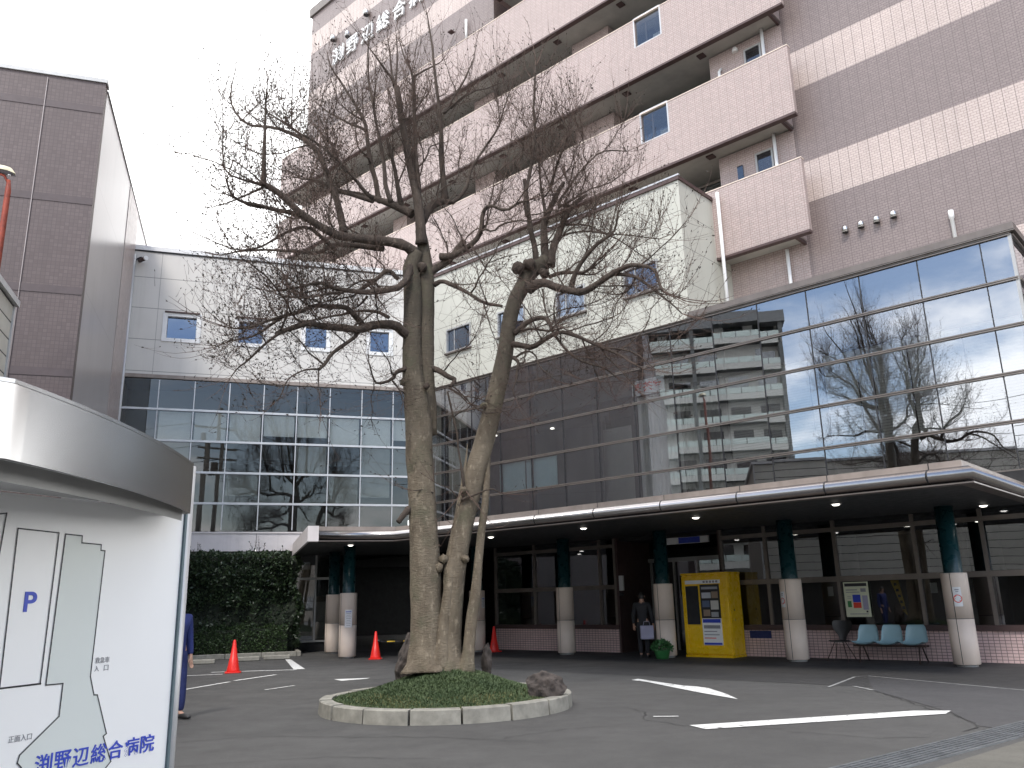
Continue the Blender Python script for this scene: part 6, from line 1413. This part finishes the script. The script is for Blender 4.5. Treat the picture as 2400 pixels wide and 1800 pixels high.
def person(label, x, y, rz, h, top, trousers, arm_r=None, arm_l=None, step=.05, bend=0.0, lean=0.0):
    """standing figure facing local -y; arms given as (elbow, wrist, fingertip direction) in local metres"""
    t = thing('person', label, 'person', FW, x, y, 0); t.rotation_euler = (0, 0, rz); ORG[t] = Vector((0, 0, 0)); k = h / 1.70
    V = lambda a, b, c: Vector((a * k, b * k, c * k))
    fw = lambda z: -bend * max(0, z - .92)                         # forward lean of the trunk
    def B(a, b, c): return V(a, b + fw(c), c)
    arm_r = arm_r or ((-.255, .02, 1.10), (-.27, -.06, .86), (0, -.15, -1)); arm_l = arm_l or ((.255, .02, 1.10), (.27, -.06, .86), (0, -.15, -1))
    hip = V(0, 0, .93); ch_ = []
    # body: legs, trunk, neck, head, arms, hands as one mesh
    spine = [(hip, (.135 * k, .10 * k)), (B(0, .0, 1.08), (.125 * k, .095 * k)), (B(0, .01, 1.25), (.145 * k, .105 * k)), (B(0, .01, 1.38), (.12 * k, .09 * k)), (B(0, 0, 1.45), (.055 * k, .058 * k)), (B(0, -.012, 1.52), (.062 * k, .07 * k)), (B(0, -.018, 1.60), (.076 * k, .095 * k)), (B(0, -.012, 1.665), (.062 * k, .075 * k)), (B(0, -.008, 1.70), (.03 * k, .035 * k))]
    ch_.append(spine)
    for s_ in (-1, 1):
        st = step * s_
        ch_.append([(hip, (.135 * k, .10 * k)), (V(s_ * .095, 0, .86), .088 * k), (V(s_ * .10, -.01 - st * .4, .50), .058 * k), (V(s_ * .10, .02 - st, .28), .052 * k), (V(s_ * .10, .03 - st, .09), .038 * k), (V(s_ * .105, -.06 - st, .04), .036 * k), (V(s_ * .11, -.15 - st, .032), .03 * k)])
    hands = []
    for s_, (el, wr, fd) in ((-1, arm_r), (1, arm_l)):
        sh = B(s_ * .185, .01, 1.385); el, wr = B(*el), B(*wr); fd = Vector(fd).normalized()
        pm = wr + fd * .055 * k; kn = wr + fd * .095 * k
        ch_.append([(B(0, .01, 1.38), (.12 * k, .09 * k)), (sh, .058 * k), (el, .043 * k), (wr, .027 * k), (pm, (.036 * k, .020 * k)), (kn, (.034 * k, .016 * k))])
        side = fd.cross(Vector((0, 1, 0))); side = side.normalized() if side.length > .1 else Vector((1, 0, 0)); curl = Vector((0, -1, 0)) if abs(fd.y) < .8 else Vector((0, 0, -1))
        for q, (of, L) in enumerate(((-.027, .070), (-.009, .080), (.009, .075), (.026, .058))):
            b0 = kn + side * of * k; d1 = (fd + curl * .15).normalized(); d2 = (fd + curl * .55).normalized(); d3 = (fd + curl * .9).normalized()
            ch_.append([(kn, (.034 * k, .016 * k)), (b0, .0095 * k), (b0 + d1 * L * .5 * k, .009 * k), (b0 + (d1 * .5 + d2 * .3) * L * k, .0082 * k), (b0 + (d1 * .5 + d2 * .3 + d3 * .25) * L * k, .0065 * k)])
        tb_ = wr + fd * .03 * k - side * s_ * .024 * k; td = (fd * .7 - side * s_ * .55 + curl * .3).normalized()
        ch_.append([(pm, (.036 * k, .020 * k)), (tb_ + td * .018 * k, .012 * k), (tb_ + td * .045 * k, .010 * k), (tb_ + td * .068 * k, .008 * k)])
        hands.append((sh, el, wr))
    body = skin_mesh('body', ch_, M['skin'], t)
    # face details
    hc = B(0, -.018, 1.60)
    MB().lathe([(.001, -.022), (.011, -.018), (.013, -.006), (.007, .012), (.001, .02)], (hc.x, hc.y - .098 * k, hc.z - .005), 8).build('nose', M['skin'], t)
    for s_ in (-1, 1):
        MB().lathe([(.001, -.007), (.012, 0), (.001, .007)], (hc.x + s_ * .031 * k, hc.y - .086 * k, hc.z + .018), 10).build('eye', M['black'], t)
        MB().lathe([(.001, -.03), (.012, -.02), (.016, .005), (.012, .024), (.001, .03)], (hc.x + s_ * .078 * k, hc.y + .012, hc.z), 8).build('ear', M['skin'], t)
    MB().box(hc.x - .022, hc.x + .022, hc.y - .09 * k, hc.y - .083 * k, hc.z - .052, hc.z - .044).build('mouth', plain('lip', (.35, .14, .12), .5), t)
    hr = MB(); vs = []; n, m = 18, 9
    for j in range(m + 1):
        ph = pi * .5 * j / m * 1.12
        for i in range(n):
            a = 2 * pi * i / n; low = .0 if sin(a) < -.35 else -.055 * (ph / 1.76) ** 3
            vs.append((hc.x + .087 * k * sin(ph) * cos(a), hc.y + .012 + .104 * k * sin(ph) * sin(a) * (.97 if sin(a) < 0 else 1), hc.z + .012 + .108 * k * cos(ph) + low + (.05 * (ph / 1.76) ** 3 if sin(a) < -.35 else 0)))
    hr.add(vs, [(j * n + i, (j + 1) * n + i, (j + 1) * n + (i + 1) % n, j * n + (i + 1) % n) for j in range(m) for i in range(n)], True).build('hair', M['hair'], t)
    # clothes
    jk = [[(hip + V(0, 0, -.06), (.158 * k, .125 * k)), (hip + V(0, 0, .03), (.155 * k, .12 * k)), (B(0, 0, 1.08), (.148 * k, .116 * k)), (B(0, .01, 1.25), (.165 * k, .125 * k)), (B(0, .01, 1.385), (.14 * k, .105 * k)), (B(0, .004, 1.44), (.075 * k, .075 * k))]]
    for sh, el, wr in hands: jk.append([(B(0, .01, 1.385), (.14 * k, .105 * k)), (sh, .076 * k), (sh.lerp(el, .5), .066 * k), (el, .060 * k), (el.lerp(wr, .5), .052 * k), (wr.lerp(el, .08), .042 * k)])
    skin_mesh('jacket', jk, top, t)
    tr_ = [[(hip + V(0, 0, .06), (.140 * k, .11 * k)), (hip + V(0, 0, -.01), (.15 * k, .118 * k))]]
    for s_ in (-1, 1):
        st = step * s_
        tr_.append([(hip + V(0, 0, -.01), (.15 * k, .118 * k)), (V(s_ * .098, 0, .84), .104 * k), (V(s_ * .10, -.01 - st * .4, .50), .078 * k), (V(s_ * .10, .02 - st, .28), .072 * k), (V(s_ * .10, .03 - st, .10), .062 * k)])
    skin_mesh('trousers', tr_, trousers, t)
    for s_ in (-1, 1):
        st = step * s_
        skin_mesh('shoe', [[(V(s_ * .10, .06 - st, .05), (.044 * k, .048 * k)), (V(s_ * .105, -.04 - st, .045), (.048 * k, .042 * k)), (V(s_ * .11, -.13 - st, .036), (.048 * k, .033 * k)), (V(s_ * .112, -.19 - st, .03), (.035 * k, .024 * k))]], M['shoe'], t)
    return t
# worker in blue, mostly hidden by the guide board; the body faces left of the picture
pz = at_depth(424, 1440, 12.35)
person('person in blue work clothes standing half hidden behind the guide board', pz.x - .03, 12.35, RAD(62), 1.68, M['navy'], M['navy_dark'],
       arm_l=((.25, .03, 1.10), (.245, -.03, .84), (0, -.15, -1)), step=.07)
q = FM.p(-12.62, 18.75)
person('person in dark clothes holding a pale lavender bag by the entrance', q.x, q.y, RAD(160), 1.62, M['charcoal_cloth'], M['charcoal_cloth'], step=.04)
bgp = FM.p(-12.40, 18.58)
sb_ = thing('tote_bag', 'pale lavender tote bag held by the person at the entrance', 'bag', FW, bgp.x, bgp.y, .5)
mb = MB(); mb.box(bgp.x - .17, bgp.x + .17, bgp.y - .06, bgp.y + .06, .46, .80); mb.build('bag_body', M['lavender'], sb_, bevel=.03, seg=3)
MB().tube([(bgp.x - .09, bgp.y, .79), (bgp.x - .06, bgp.y, .90), (bgp.x + .06, bgp.y, .90), (bgp.x + .09, bgp.y, .79)], .008, 6).build('handle', M['lavender'], sb_)
